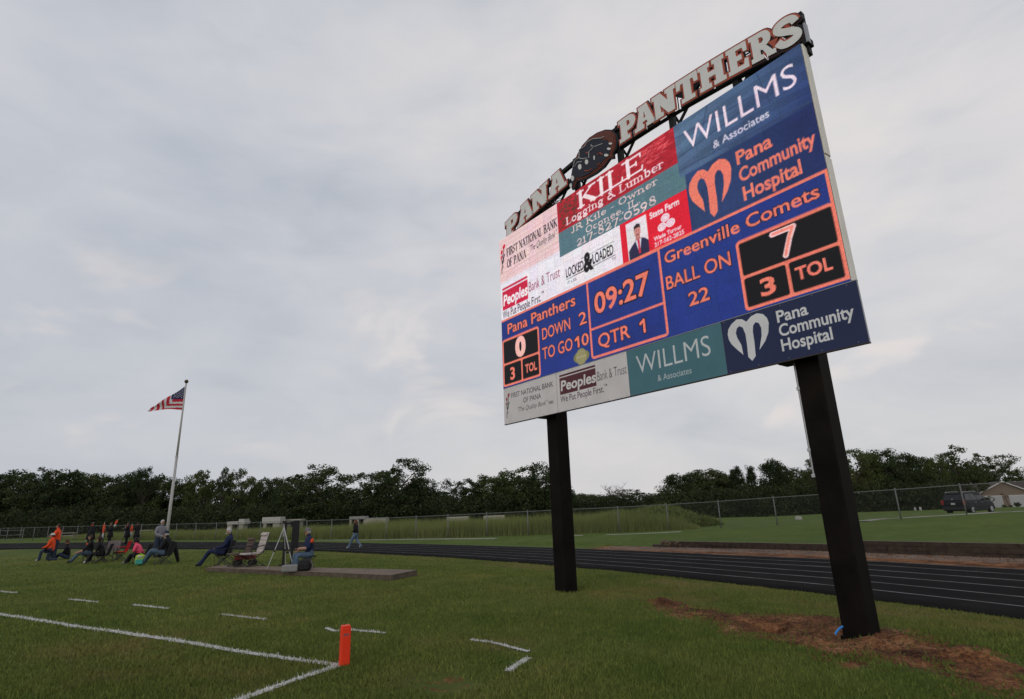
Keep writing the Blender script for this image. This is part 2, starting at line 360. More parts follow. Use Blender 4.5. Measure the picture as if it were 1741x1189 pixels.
# ------------------------------------------------------------------ ground sheet
def ground():
    r = np.concatenate([np.arange(.6, 5, .6), np.arange(5, 16.5, .075), np.arange(16.5, 30, .16), np.arange(30, 60, .45), np.geomspace(60, 3500, 60)])
    th = np.concatenate([np.radians(np.arange(-50, 50.01, .3)), np.radians(np.arange(55, 310, 6))])   # 0 = +Y, clockwise
    R_, T_ = np.meshgrid(r, th, indexing='ij'); X = R_*np.sin(T_); Y = R_*np.cos(T_)
    xf, yf = X.ravel(), Y.ravel(); Z = height(xf, yf)
    # sink the sheet a little under the running track
    nr, nth = X.shape
    s1, _a = seg_side(xf, yf, TN[:, :2]); s2, _a = seg_side(xf, yf, TF[:, :2])
    inside = (s1*s2 < 0)
    Z = np.where(inside & (np.minimum(abs(s1), abs(s2)) > .12) & (xf*xf+yf*yf < 1e4), Z-.05, Z)
    verts = np.stack([xf, yf, Z], 1)
    i = np.arange(nr-1)[:, None]; j = np.arange(nth)[None, :]; j2 = (j+1) % nth
    F = np.stack([i*nth+j, (i+1)*nth+j, (i+1)*nth+j2, i*nth+j2], -1).reshape(-1, 4)[:, ::-1]
    verts = np.vstack([verts, [[0, 0, 0]]])
    me = np_mesh('ground', verts, F, TURF); me.polygons.foreach_set('use_smooth', np.ones(len(F), bool))
    sd_ = poly_sd(xf, yf, DIRT); d = np.clip(.62-sd_*.9, 0, 1)
    for a, b, amp, rr in HOLES: d = np.maximum(d, amp*1.7*np.exp(-((xf-a)**2+(yf-b)**2)/(rr*rr*.4)))
    dt1 = np.abs(s1)
    d = np.maximum(d, np.where((xf > 5.0), .42*np.exp(-((dt1-1.0)/.8)**2), 0)*(vnoise(xf, yf, .8, 5)+.5))
    # bare strip between running track and timber wall
    s3, al = seg_side(xf, yf, WALLB)
    strip = ((s3 < .1) & (s2*np.sign(s2[np.argmin((xf-14)**2+(yf-20)**2)]) > 0) & (al > -3.5) & (s3 > -4))
    d = np.maximum(d, strip*1.25*np.clip((al+3.5)/2, 0, 1))
    dry = .30*np.exp(-((dt1-.9)/.9)**2)*(xf > -12)+.0
    for px, py, amp, rr in [(160, 1100, .55, 1.2), (210, 1140, .4, .8), (430, 1140, .45, 1.0), (700, 1150, .2, .9), (840, 1095, .5, .45), (830, 1010, .35, 1.6), (610, 1000, .25, 1.2), (300, 1090, .35, .8), (1000, 1015, .4, 1.4), (1100, 990, .5, 1.6), (60, 1020, .2, 2)]:
        P = gp(px, py); dry += amp*np.exp(-((xf-P[0])**2+(yf-P[1])**2)/(rr*rr))
    dry = np.clip(np.maximum(dry*.5, dryness(xf, yf)), 0, 1)
    lush = np.where(s2*np.sign(s2[np.argmin((xf-14)**2+(yf-30)**2)]) > 0, 1., 0.)*np.where(yf > 8, 1, 0)*(np.hypot(xf, yf) < 400)
    lush = lush*np.clip(1-strip, 0, 1)
    for nm, arr in (('dirt', d), ('dry', dry), ('lush', lush)):
        A = me.attributes.new(nm, 'FLOAT', 'POINT'); A.data.foreach_set('value', np.append(arr, 0).astype(np.float32))
    return link('ground', me, kind='structure')
ground()
# ------------------------------------------------------------------ running track with its lane lines
def track_mat():
    m = bpy.data.materials.new('track_rubber'); m.use_nodes = True; t = m.node_tree; t.nodes.clear(); q = G(t)
    b = q.n('ShaderNodeBsdfPrincipled'); o = q.n('ShaderNodeOutputMaterial'); t.links.new(b.outputs[0], o.inputs[0])
    ge = q.n('ShaderNodeNewGeometry'); pos = ge.outputs['Position']
    f = q.math('ADD', q.math('MULTIPLY', q.noise(pos, .5, 5, .6, .6), .6), q.math('MULTIPLY', q.noise(pos, 60, 3, .7), .4))
    t.links.new(q.ramp(f, [(.3, (.010, .0102, .0108)), (.55, (.0165, .0162, .0165)), (.75, (.030, .028, .027))]), b.inputs['Base Color'])
    b.inputs['Roughness'].default_value = 1.; b.inputs['Specular IOR Level'].default_value = .02
    bn = q.n('ShaderNodeBump'); bn.inputs['Strength'].default_value = .5; bn.inputs['Distance'].default_value = .01
    t.links.new(q.noise(pos, 90, 3, .7), bn.inputs['Height']); t.links.new(bn.outputs[0], b.inputs['Normal'])
    return m
NT_ = 12
_tt = [i/NT_ for i in range(NT_+1)]
def tpt(k, t, dz=0.):
    P = TN[k]*(1-t)+TF[k]*t; return P[0], P[1], P[2]
TG = np.array([[tpt(k, t) for t in _tt] for k in range(160)])
TG[:, :, 2] = height(TG[:, :, 0].ravel(), TG[:, :, 1].ravel()).reshape(160, NT_+1)
for _ in range(4): TG[1:-1, :, 2] = .5*TG[1:-1, :, 2]+.25*(TG[:-2, :, 2]+TG[2:, :, 2])
TG[:, :, 2] += .03
def tsample(k, t):
    """point of the track surface at station k and fraction t"""
    i = min(int(t*NT_), NT_-1); f = t*NT_-i; return TG[k, i]*(1-f)+TG[k, i+1]*f
v = TG.reshape(-1, 3); v = np.vstack([v, TG[:, 0]-[0, 0, .12], TG[:, -1]-[0, 0, .12]])
n_ = NT_+1; F = [(k*n_+i, k*n_+i+1, (k+1)*n_+i+1, (k+1)*n_+i) for k in range(159) for i in range(NT_)]
o0 = 160*n_; o1 = o0+160
F += [(o0+k, k*n_, (k+1)*n_, o0+k+1) for k in range(159)]+[(k*n_+NT_, o1+k, o1+k+1, (k+1)*n_+NT_) for k in range(159)]
trk = link('running_track', np_mesh('running_track', v, np.array(F), track_mat()), kind='structure')
LANE = mat('lane_paint', (.22, .22, .22), .85, var=.5, vscale=1.3)
TW = 7.3
def lane_line(t, w, k0=0, k1=159, name='lane_line'):
    MBq = MB(); w2 = w/2/TW
    vs = []; fs = []
    for k in range(k0, k1+1):
        a, b = tsample(k, max(0, t-w2)), tsample(k, min(1, t+w2)); vs += [a+[0, 0, .004], b+[0, 0, .004]]
    for i in range(k1-k0): fs.append((2*i, 2*i+1, 2*i+3, 2*i+2))
    MBq.add(vs, fs); return MBq.build(name, LANE, kind='structure')
for i in range(1, 6): lane_line(i/6, .05)
lane_line(.985, .05)
# a start mark across the two outer lanes
q0 = gp(1640, 975.5, -.2); q1 = gp(1682, 970.8, -.2)
MB().add([np.array(p)+[0, 0, .05] for p in ((q0[0], q0[1], -.2), (q0[0]+.06, q0[1]+.03, -.2), (q1[0]+.06, q1[1]+.03, -.2), (q1[0], q1[1], -.2))], [(0, 1, 2, 3)]).build('start_line', LANE, kind='structure')
# ------------------------------------------------------------------ painted field lines: flat paint sheet and painted blades
CHALK = mat('field_paint', (.50, .50, .49), .9, var=.25, vscale=14)
PBL = mat('painted_blades', (.62, .63, .60), .9, var=.3, vscale=9)
def blades(X, Y, h, w, Z=None, lean=.5):
    n = len(X); a = RNG.uniform(0, 2*np.pi, n); hh = h*RNG.uniform(.55, 1.2, n); ww = w*RNG.uniform(.6, 1.3, n)/2
    Z = height(X, Y) if Z is None else Z
    la = RNG.uniform(0, 2*np.pi, n); l = hh*lean*RNG.uniform(0, 1, n)
    dx, dy = np.cos(a)*ww, np.sin(a)*ww
    A = np.stack([X-dx, Y-dy, Z-.004], 1); B = np.stack([X+dx, Y+dy, Z-.004], 1); C_ = np.stack([X+np.cos(la)*l, Y+np.sin(la)*l, Z+hh], 1)
    V = np.stack([A, B, C_], 1).reshape(-1, 3); return V, np.arange(3*n).reshape(-1, 3)
WLINES = []
def field_line(a, b, w, name='yard_line', dens=900):
    a = np.array(a[:2]); b = np.array(b[:2]); L = np.hypot(*(b-a)); d = (b-a)/L; n_ = np.array([-d[1], d[0]])
    WLINES.append((a, b, w))
    m = max(2, int(L/.18)); vs = []; fs = []
    t = np.linspace(0, L, m)
    ea = w/2*(1+.5*vnoise(t*3, t*0+a[0], 2.2, 1)*2*.35); eb = w/2*(1+.5*vnoise(t*3, t*0+a[1], 2.2, 5)*2*.35)
    Pa = a+np.outer(t, d)-n_*ea[:, None]; Pb = a+np.outer(t, d)+n_*eb[:, None]
    za = height(Pa[:, 0], Pa[:, 1])+.012; zb = height(Pb[:, 0], Pb[:, 1])+.012
    vs = [(*Pa[i], za[i]) for i in range(m)]+[(*Pb[i], zb[i]) for i in range(m)]
    fs = [(i, i+1, m+i+1, m+i) for i in range(m-1)]
    k = int(L*w*dens*2.2); tt = RNG.uniform(0, L, k); oo = RNG.normal(0, w*.33, k)
    P = a+np.outer(tt, d)+np.outer(oo, n_)
    V, F_ = blades(P[:, 0], P[:, 1], .042, .016)
    M_ = MB().add(vs, fs, 0); M_.add(V.tolist(), F_.tolist(), 1)
    return M_.build(name, [CHALK, PBL], kind='structure')
pyl = gp(577, 1133)
g0 = gp(0, 1046); gd = (g0-pyl)/np.linalg.norm(g0-pyl)
field_line(pyl-gd*.02, pyl+gd*40, .115, 'goal_line', 700)
s0 = gp(395, 1196); sdv = (s0-pyl)/np.linalg.norm(s0-pyl); field_line(pyl, pyl+sdv*6, .12, 'side_line', 900)
for (a, b) in [((-25, 1005), (27, 1008.5)), ((117, 1019.5), (167, 1024)), ((226, 1029), (287, 1036)), ((378, 1046), (452, 1053.5)), ((555, 1065), (655, 1076.5)), ((800, 1087.5), (899, 1101.5))]:
    field_line(gp(*a), gp(*b), .08, 'dash_mark', 650)
field_line(gp(898, 1119), gp(863, 1143.5), .10, 'corner_mark', 700)
# ------------------------------------------------------------------ turf blades
def turf_blades():
    n = 800000
    r = np.exp(RNG.uniform(np.log(5.6), np.log(50), n)); th = np.radians(RNG.uniform(-52, 56, n))
    X = r*np.sin(th); Y = r*np.cos(th)
    s1, _ = seg_side(X, Y, TN[:, :2]); ref, _ = seg_side(np.array([0.]), np.array([9.]), TN[:, :2])
    keep = (s1*ref[0] > 0) & (np.abs(s1) > .05)
    keep &= RNG.uniform(0, 1, n) < np.clip((52-r)/22, 0, 1)
    sd_ = poly_sd(X, Y, DIRT); keep &= RNG.uniform(0, 1, n) < np.clip(.34+(sd_+.12)*1.6+vnoise(X, Y, 3, 8)*1.5, .03, 1)
    for a, b, amp, rr in HOLES: keep &= RNG.uniform(0, 1, n) > 1.2*np.exp(-((X-a)**2+(Y-b)**2)/(rr*rr*.4))*min(1, amp*3)
    for a, b, w in WLINES:
        d = b-a; L = np.hypot(*d); d = d/L; t = np.clip((X-a[0])*d[0]+(Y-a[1])*d[1], 0, L); dd = np.hypot(X-a[0]-t*d[0], Y-a[1]-t*d[1])
        keep &= ~((dd < w*.45) & (RNG.uniform(0, 1, n) < .8))
    X, Y, r = X[keep], Y[keep], r[keep]
    h = .035+.02*np.clip(vnoise(X, Y, .9, 2)+.5, 0, 1)
    V, F_ = blades(X, Y, h, .0018*r**.75+.004, lean=.9)
    gme = np_mesh('grass', V, F_, blade_mat('grass_blades', 1.34)); A_ = gme.attributes.new('dry', 'FLOAT', 'POINT'); A_.data.foreach_set('value', np.repeat(dryness(X, Y), 3).astype(np.float32))
    link('grass', gme, kind='stuff', label='short mown green turf covering the playing field')
turf_blades()
# ------------------------------------------------------------------ flat print and screen pictures, drawn as colour arrays
_tcache = {}
def text_tris(s, bold=0.):
    key = (s, round(bold, 4))
    if key in _tcache: return _tcache[key]
    c = bpy.data.curves.new('t', 'FONT'); c.body = s; c.size = 1; c.resolution_u = 4; c.offset = bold
    o = bpy.data.objects.new('t', c); COL.objects.link(o)
    dg = bpy.context.evaluated_depsgraph_get(); e = o.evaluated_get(dg); me = e.to_mesh(); me.calc_loop_triangles()
    V = np.array([v.co[:2] for v in me.vertices]) if len(me.vertices) else np.zeros((0, 2))
    T = np.array([t.vertices[:] for t in me.loop_triangles]) if len(me.loop_triangles) else np.zeros((0, 3), int)
    e.to_mesh_clear(); bpy.data.objects.remove(o); bpy.data.curves.remove(c)
    _tcache[key] = (V, T); return V, T
_Hv, _ = text_tris('H'); CAPH = _Hv[:, 1].max()
def ARC(cx, cy, rx, ry, a0, a1, n=10):
    return [(cx+rx*math.cos(math.radians(a0+(a1-a0)*i/n)), cy+ry*math.sin(math.radians(a0+(a1-a0)*i/n))) for i in range(n+1)]
# stroke letters with serifs: advance, heavy strokes, thin strokes, serif points
SG = {
 'A': (.86, [[(.42, 1), (.74, 0)]], [[(.42, 1), (.12, 0)], [(.22, .33), (.63, .33)]], [(.12, 0), (.74, 0)]),
 'B': (.74, [[(.16, 0), (.16, 1)], ARC(.38, .27, .25, .27, -80, 80), ARC(.36, .77, .22, .23, -80, 80)], [[(.16, 0), (.4, 0)], [(.16, .54), (.4, .54)], [(.16, 1), (.38, 1)]], [(.1, 0), (.1, 1)]),
 'F': (.66, [[(.16, 0), (.16, 1)]], [[(.16, 1), (.6, 1), (.6, .8)], [(.16, .53), (.46, .53)], [(.46, .63), (.46, .43)]], [(.16, 0), (.1, 1)]),
 'E': (.72, [[(.16, 0), (.16, 1)]], [[(.16, 1), (.62, 1), (.62, .8)], [(.16, .53), (.46, .53)], [(.46, .63), (.46, .43)], [(.16, 0), (.64, 0), (.66, .2)]], [(.1, 0), (.1, 1)]),
 'I': (.38, [[(.19, 0), (.19, 1)]], [], [(.19, 0), (.19, 1)]),
 'J': (.5, [[(.3, 1), (.3, .15)], ARC(.16, .15, .14, .17, 0, -150)], [], [(.3, 1)]),
 'K': (.84, [[(.16, 0), (.16, 1)], [(.34, .55), (.72, 0)]], [[(.16, .42), (.66, 1)]], [(.16, 0), (.16, 1), (.7, 0), (.66, 1)]),
 'L': (.68, [[(.16, 0), (.16, 1)]], [[(.16, 0), (.6, 0), (.62, .22)]], [(.1, 0), (.16, 1)]),
 'N': (.88, [[(.16, 1), (.72, 0)]], [[(.16, 0), (.16, 1)], [(.72, 0), (.72, 1)]], [(.16, 0), (.12, 1), (.72, 1)]),
 'O': (.86, [ARC(.43, .5, .32, .5, 110, 250), ARC(.43, .5, .32, .5, -70, 70)], [ARC(.43, .5, .32, .5, 0, 360, 20)], []),
 'P': (.72, [[(.16, 0), (.16, 1)], ARC(.36, .74, .26, .26, -85, 85)], [[(.16, .48), (.38, .48)], [(.16, 1), (.38, 1)]], [(.16, 0), (.1, 1)]),
 'R': (.8, [[(.16, 0), (.16, 1)], ARC(.36, .75, .24, .25, -85, 85), [(.42, .5), (.7, 0)]], [[(.16, .5), (.4, .5)], [(.16, 1), (.38, 1)]], [(.16, 0), (.1, 1), (.7, 0)]),
 'S': (.64, [[(.16, .72), (.24, .58), (.42, .46), (.5, .3)]], [ARC(.33, .76, .19, .24, 20, 190), ARC(.31, .24, .2, .24, 20, -170), [(.53, .98), (.53, .74)], [(.1, .02), (.1, .26)]], []),
 'T': (.76, [[(.38, 0), (.38, 1)]], [[(.06, .78), (.08, 1), (.68, 1), (.7, .78)]], [(.38, 0)]),
 'b': (.66, [[(.16, 0), (.16, 1)], ARC(.34, .31, .2, .31, -90, 90)], [ARC(.34, .31, .2, .31, 90, 270)], [(.1, 1)]),
 'c': (.56, [ARC(.32, .31, .21, .31, 100, 260)], [ARC(.32, .31, .21, .31, 40, 320)], []),
 'e': (.6, [ARC(.32, .31, .22, .31, 100, 260)], [ARC(.32, .31, .22, .31, 0, 320, 16), [(.1, .33), (.54, .33)]], []),
 'g': (.66, [ARC(.3, .36, .19, .25, 0, 360, 16), ARC(.3, -.16, .22, .13, 0, 360, 14)], [[(.44, .54), (.6, .62)], [(.2, .12), (.16, .02), (.44, -.03)]], []),
 'i': (.36, [[(.18, 0), (.18, .62)], [(.18, .86), (.18, .9)]], [], [(.18, 0), (.12, .62)]),
 'l': (.36, [[(.18, 0), (.18, 1)]], [], [(.18, 0), (.12, 1)]),
 'm': (1.04, [[(.16, 0), (.16, .62)], [(.5, 0), (.5, .42)], [(.84, 0), (.84, .42)]], [ARC(.34, .42, .16, .2, 0, 170), ARC(.68, .42, .16, .2, 0, 170)], [(.16, 0), (.5, 0), (.84, 0), (.1, .62)]),
 'n': (.72, [[(.16, 0), (.16, .62)], [(.54, 0), (.54, .42)]], [ARC(.36, .42, .18, .2, 0, 170)], [(.16, 0), (.54, 0), (.1, .62)]),
 'o': (.64, [ARC(.32, .31, .22, .31, 100, 260), ARC(.32, .31, .22, .31, -80, 80)], [ARC(.32, .31, .22, .31, 0, 360, 18)], []),
 'r': (.54, [[(.16, 0), (.16, .62)]], [ARC(.34, .42, .18, .2, 40, 170), [(.46, .56), (.46, .48)]], [(.16, 0), (.1, .62)]),
 'u': (.7, [[(.16, .62), (.16, .2)], [(.54, .62), (.54, 0)]], [ARC(.34, .2, .18, .2, 180, 340)], [(.12, .62), (.5, .62), (.6, 0)]),
 'w': (.9, [[(.14, .62), (.32, 0)], [(.46, .62), (.62, 0)]], [[(.32, 0), (.46, .62)], [(.62, 0), (.78, .62)]], [(.14, .62), (.78, .62)]),
 '&': (.9, [[(.28, .8), (.7, .1), (.82, .02)], ARC(.3, .24, .2, .24, 90, 300)], [ARC(.36, .82, .14, .17, 0, 360, 14), ARC(.34, .28, .3, .28, 270, 360), [(.3, .48), (.44, .66)]], []),
 '-': (.44, [], [[(.08, .36), (.36, .36)]], []), '.': (.26, [[(.13, .04), (.13, .08)]], [], []), ',': (.26, [[(.14, .08), (.08, -.14)]], [], []), ' ': (.36, [], [], []),
 '0': (.78, [ARC(.39, .4, .29, .4, 100, 260), ARC(.39, .4, .29, .4, -80, 80)], [ARC(.39, .4, .29, .4, 0, 360, 20)], []),
 '1': (.42, [[(.2, 0), (.2, .8)]], [[(.06, .68), (.2, .8)]], [(.2, 0)]),
 '2': (.64, [[(.52, .55), (.46, .36), (.12, 0)]], [ARC(.32, .58, .2, .24, 0, 180), [(.12, 0), (.56, 0), (.58, .14)]], []),
 '5': (.64, [ARC(.3, .25, .24, .27, -130, 120)], [[(.16, .46), (.18, .98), (.54, 1.0)]], []),
 '7': (.62, [[(.56, .8), (.28, -.18)]], [[(.1, .66), (.1, .8), (.56, .8)]], []),
 '8': (.7, [[(.18, .78), (.52, .34)]], [ARC(.35, .77, .18, .22, 0, 360, 16), ARC(.35, .27, .24, .28, 0, 360, 16)], []),
 '9': (.66, [ARC(.32, .52, .22, .28, 0, 360, 16), [(.54, .5), (.44, .1), (.2, -.2)]], [], []),
}
class Canvas:
    def __init__(s, u0, u1, z0, z1, res, col):
        s.u0, s.z0, s.res = u0, z0, res; s.w = int(round((u1-u0)*res)); s.h = int(round((z1-z0)*res))
        s.A = np.empty((s.h, s.w, 3)); s.A[:] = sl(*col)
    def win(s, umin, umax, zmin, zmax):
        i0, i1 = max(0, int((umin-s.u0)*s.res)-1), min(s.w, int((umax-s.u0)*s.res)+2); j0, j1 = max(0, int((zmin-s.z0)*s.res)-1), min(s.h, int((zmax-s.z0)*s.res)+2)
        if i1 <= i0 or j1 <= j0: return None
        U, Z = np.meshgrid(s.u0+(np.arange(i0, i1)+.5)/s.res, s.z0+(np.arange(j0, j1)+.5)/s.res)
        return (slice(j0, j1), slice(i0, i1)), U, Z
    def put(s, sl_, m, col, a=1.):
        B = s.A[sl_]; c = np.array(sl(*col)); B[m] = B[m]*(1-a)+c*a
    def rect(s, u0, u1, z0, z1, col, a=1., r=0):
        q = s.win(u0, u1, z0, z1)
        if q is None: return
        S, U, Z = q
        if r:
            dx = np.maximum(0, np.abs(U-(u0+u1)/2)-(u1-u0)/2+r); dz = np.maximum(0, np.abs(Z-(z0+z1)/2)-(z1-z0)/2+r); m = np.hypot(dx, dz) <= r
        else: m = (U >= u0) & (U <= u1) & (Z >= z0) & (Z <= z1)
        s.put(S, m, col, a)
    def frame(s, u0, u1, z0, z1, t, col, r=.08):
        q = s.win(u0, u1, z0, z1)
        S, U, Z = q; dx = np.maximum(0, np.abs(U-(u0+u1)/2)-(u1-u0)/2+r); dz = np.maximum(0, np.abs(Z-(z0+z1)/2)-(z1-z0)/2+r); d = np.hypot(dx, dz)
        inn = (np.abs(U-(u0+u1)/2) < (u1-u0)/2-t) & (np.abs(Z-(z0+z1)/2) < (z1-z0)/2-t)
        s.put(S, (d <= r) & ~inn, col)
    def poly(s, P, col, a=1.):
        P = np.array(P); q = s.win(P[:, 0].min(), P[:, 0].max(), P[:, 1].min(), P[:, 1].max())
        if q is None: return
        S, U, Z = q; s.put(S, poly_sd(U, Z, P) < 0, col, a)
    def ell(s, cu, cz, ru, rz, col, a=1.):
        q = s.win(cu-ru, cu+ru, cz-rz, cz+rz)
        if q: S, U, Z = q; s.put(S, ((U-cu)/ru)**2+((Z-cz)/rz)**2 < 1, col, a)
    def line(s, P, w, col, wz=None):
        for (a, b), (c, d) in zip(P[:-1], P[1:]):
            q = s.win(min(a, c)-w, max(a, c)+w, min(b, d)-w, max(b, d)+w)
            if q is None: continue
            S, U, Z = q; L2 = (c-a)**2+(d-b)**2+1e-12; t = np.clip(((U-a)*(c-a)+(Z-b)*(d-b))/L2, 0, 1)
            s.put(S, np.hypot(U-a-t*(c-a), Z-b-t*(d-b)) < w/2, col)
    def text(s, st, ul, ur, zb, cap, col, bold=0., shear=0., outline=None, oc=(15, 12, 30)):
        V0, _t = text_tris(st, 0.); x0, x1 = V0[:, 0].min(), V0[:, 0].max(); kx = (ur-ul)/(x1-x0); kz = cap/CAPH
        for bo, cc in (([(bold+outline, oc)] if outline else [])+[(bold, col)]):
            V, T = text_tris(st, bo); P = np.stack([ul+(V[:, 0]-x0)*kx+V[:, 1]*kz*shear, zb+V[:, 1]*kz], 1)
            for t in T:
                a, b, c = P[t]; q = s.win(min(a[0], b[0], c[0]), max(a[0], b[0], c[0]), min(a[1], b[1], c[1]), max(a[1], b[1], c[1]))
                if q is None: continue
                S, U, Z = q
                def e(p, r): return (r[0]-p[0])*(Z-p[1])-(r[1]-p[1])*(U-p[0])
                e1, e2, e3 = e(a, b), e(b, c), e(c, a)
                s.put(S, ((e1 >= 0) & (e2 >= 0) & (e3 >= 0)) | ((e1 <= 0) & (e2 <= 0) & (e3 <= 0)), cc)
    def serif(s, st, ul, ur, zb, cap, col, hw=.15, tw=.07, sw=.13):
        adv = sum(SG[c][0] for c in st); kx = (ur-ul)/adv; x = 0
        for c in st:
            a, hv, th, sf = SG[c]; f = lambda p: (ul+(x+p[0])*kx, zb+p[1]*cap)
            for L in hv: s.line([f(p) for p in L], hw*cap, col)
            for L in th: s.line([f(p) for p in L], tw*cap, col)
            for p in sf: s.line([f((p[0]-sw, p[1])), f((p[0]+sw, p[1]))], tw*cap, col)
            x += a
    def down(s, k):
        h, w = s.h//k*k, s.w//k*k; return s.A[:h, :w].reshape(h//k, k, w//k, k, 3).mean((1, 3))
def to_image(name, A):
    h, w, _c = A.shape; im = bpy.data.images.new(name, w, h, alpha=False, float_buffer=False); im.colorspace_settings.name = 'sRGB'
    L = np.clip(A, 0, 1); S = np.where(L <= .0031308, L*12.92, 1.055*L**(1/2.4)-.055)
    px = np.ones((h, w, 4), np.float32); px[:, :, :3] = S; im.pixels.foreach_set(px.ravel()); im.update(); im.pack(); return im
HEART = [(0.0, 0.91), (-0.19, 1.0), (-0.45, 1.03), (-0.75, 0.95), (-0.92, .86), (-0.99, 0.74), (-.97, .62), (-0.88, 0.5), (-0.67, 0.36), (-0.37, 0.18), (-0.40, 0.42), (-0.54, 0.60), (-0.58, 0.72), (-0.50, 0.82), (-0.36, 0.86), (-0.21, 0.80), (-0.13, 0.64), (-0.13, 0.41), (-0.16, 0.11), (0.0, 0.0), (0.19, 0.09), (0.23, 0.39), (0.23, 0.64), (0.28, 0.77), (0.42, 0.84), (0.56, 0.8), (0.64, 0.68), (0.60, 0.5), (0.40, 0.2), (0.72, 0.36), (0.92, 0.53), (1.01, 0.74), (.97, .86), (0.82, 0.97), (0.55, 1.03), (0.25, 1.0)]
def heart(c, cu, z0, hw, hh, col): c.poly([(cu+x*hw, z0+y*hh) for x, y in HEART], col)
def flower(c, u, z, k, led=True):
    rd = (215, 25, 50) if led else (165, 60, 62); dk = (35, 22, 30) if led else (40, 60, 42)
    for x, y, r in ((.10, .36, .055), (-.0, .24, .055), (.13, .50-.12, .05), (-.03, .08, .04)): c.ell(u+x*k, z+y*k, r*k*.9, r*k*1.3, rd)
    for P in ([(.10, .30), (.07, .05), (.0, -.2), (-.03, -.42)], [(.0, .18), (.05, .0), (.0, -.12)], [(.05, -.02), (.14, .08), (.1, .14)], [(.0, -.16), (.09, -.08), (.07, .0)], [(-.03, .04), (.0, -.1)], [(-.03, -.3), (.06, -.22)]):
        c.line([(u+x*k, z+y*k) for x, y in P], .028*k, dk)
OR = (238, 124, 104); BK = (9, 8, 10)
def led_picture():
    c = Canvas(-1.55, 6.98, 4.80, 9.03, 187.5, (30, 50, 124))
    # adverts in the upper rows
    c.rect(-1.55, .92, 7.74, 9.03, (240, 206, 206))
    for i in range(46):
        u, z = random.uniform(-1.5, .8), random.uniform(7.75, 9.0); c.rect(u, u+random.uniform(.1, .4), z, z+random.uniform(.03, .12), random.choice([(246, 220, 218), (232, 186, 186), (245, 214, 200), (228, 196, 216)]), .45)
    for i in range(9): z = 7.86+i*.13; c.line([(-1.5, z), (.9, z+random.uniform(-.01, .01))], .012, (222, 176, 178))
    c.rect(-1.55, 2.82, 6.62, 7.74, (238, 232, 242)); c.rect(.92, 2.82, 6.62, 7.57, (240, 233, 240))
    for i in range(60):
        u, z = random.uniform(-1.5, 2.7), random.uniform(6.64, 7.5); c.rect(u, min(2.8, u+random.uniform(.1, .5)), z, z+.03, random.choice([(226, 222, 244), (250, 238, 240), (226, 238, 240)]), .35)
    c.rect(.90, 4.42, 8.20, 9.03, (176, 26, 42)); c.rect(.90, 4.55, 7.57, 8.20, (86, 118, 128))
    for i in range(260):
        u, z = random.uniform(.92, 4.3), random.uniform(8.22, 9.0); sh_ = random.choice([(150, 18, 34), (204, 40, 56), (220, 62, 72), (120, 22, 30)]); a = .5 if u > 3.0 else .4
        c.rect(u, min(4.42, u+random.uniform(.08, .22)), z, z+.035, sh_, a)
    for i in range(90):
        u, z = random.uniform(.93, 1.55), random.uniform(8.25, 8.98); c.rect(u, u+.08, z, z+.05, random.choice([(70, 52, 34), (108, 44, 36), (60, 60, 44)]), .6)
    for i in range(70):
        u, z = random.uniform(3.5, 4.2), random.uniform(8.55, 8.95); c.rect(u, u+random.uniform(.04, .14), z, z+.02, (240, 96, 104), .6)
    for i in range(120):
        u, z = random.uniform(.95, 4.3), random.uniform(7.6, 8.18); c.rect(u, u+random.uniform(.1, .4), z, z+.02, random.choice([(74, 104, 118), (96, 130, 134), (84, 108, 140)]), .4)
    # right hand steel and navy adverts
    S, U, Z = c.win(4.42, 6.98, 6.62, 9.03)
    m = (U > 4.42) & (Z > 7.86)
    f = np.clip((U-4.42)/2.5*.75+(9.0-Z)*.22, 0, 1)[..., None]; B = c.A[S]
    pl_ = (np.floor((Z-.12*np.sin(U*1.3))*6.5) % 2)[..., None]
    grad = np.array(sl(92, 120, 150))*(1-f)+np.array(sl(38, 58, 112))*f; grad = grad*(.86+.2*pl_)*(.9+.35*vnoise(U*1., Z*1., 3.2, 3)[..., None])
    B[m] = grad[m]
    m2 = (U > 4.54) & (Z <= 7.86); f2 = np.clip((U-4.5)/2.4, 0, 1)[..., None]; g2 = np.array(sl(44, 66, 108))*(1-f2)+np.array(sl(30, 44, 96))*f2
    g2 = g2*(.95+.3*vnoise(U, Z, 2.5, 6)[..., None]); B[m2] = g2[m2]
    for a, b in (((4.42, 8.75), (6.9, 8.55)), ((4.42, 8.3), (6.98, 8.62)), ((5.2, 9.03), (5.0, 8.5)), ((4.42, 8.02), (6.98, 7.9)), ((6.2, 9.0), (6.35, 8.2))): c.line([a, b], .02, (52, 68, 104))
    flower(c, -1.44, 8.42, .95)
    c.serif('FIRST NATIONAL BANK', -1.22, .87, 8.43, .22, (38, 30, 40)); c.serif('OF PANA', -1.22, -.38, 8.09, .22, (38, 30, 40))
    c.text('"The Quality Bank"', -.27, .80, 8.17, .17, (52, 44, 60), .003, .3)
    c.rect(-1.47, -.37, 7.50, 7.56, (206, 26, 66)); c.rect(-1.47, -.37, 6.93, 7.46, (206, 26, 66))
    c.text('Peoples', -1.43, -.40, 7.05, .29, (252, 246, 250), .028, .1); c.text('Bank & Trust', -.33, .86, 7.09, .26, (150, 44, 84), -.004)
    c.text('We Put People First.', -1.48, .12, 6.70, .21, (60, 34, 52), .008); c.text('TM', .14, .24, 6.88, .06, (60, 34, 52), .01)
    c.serif('KILE', 1.60, 3.62, 8.54, .39, (250, 226, 232), .26, .11); c.serif('Logging & Lumber', 1.18, 4.10, 8.30, .18, (246, 216, 222), .2, .1)
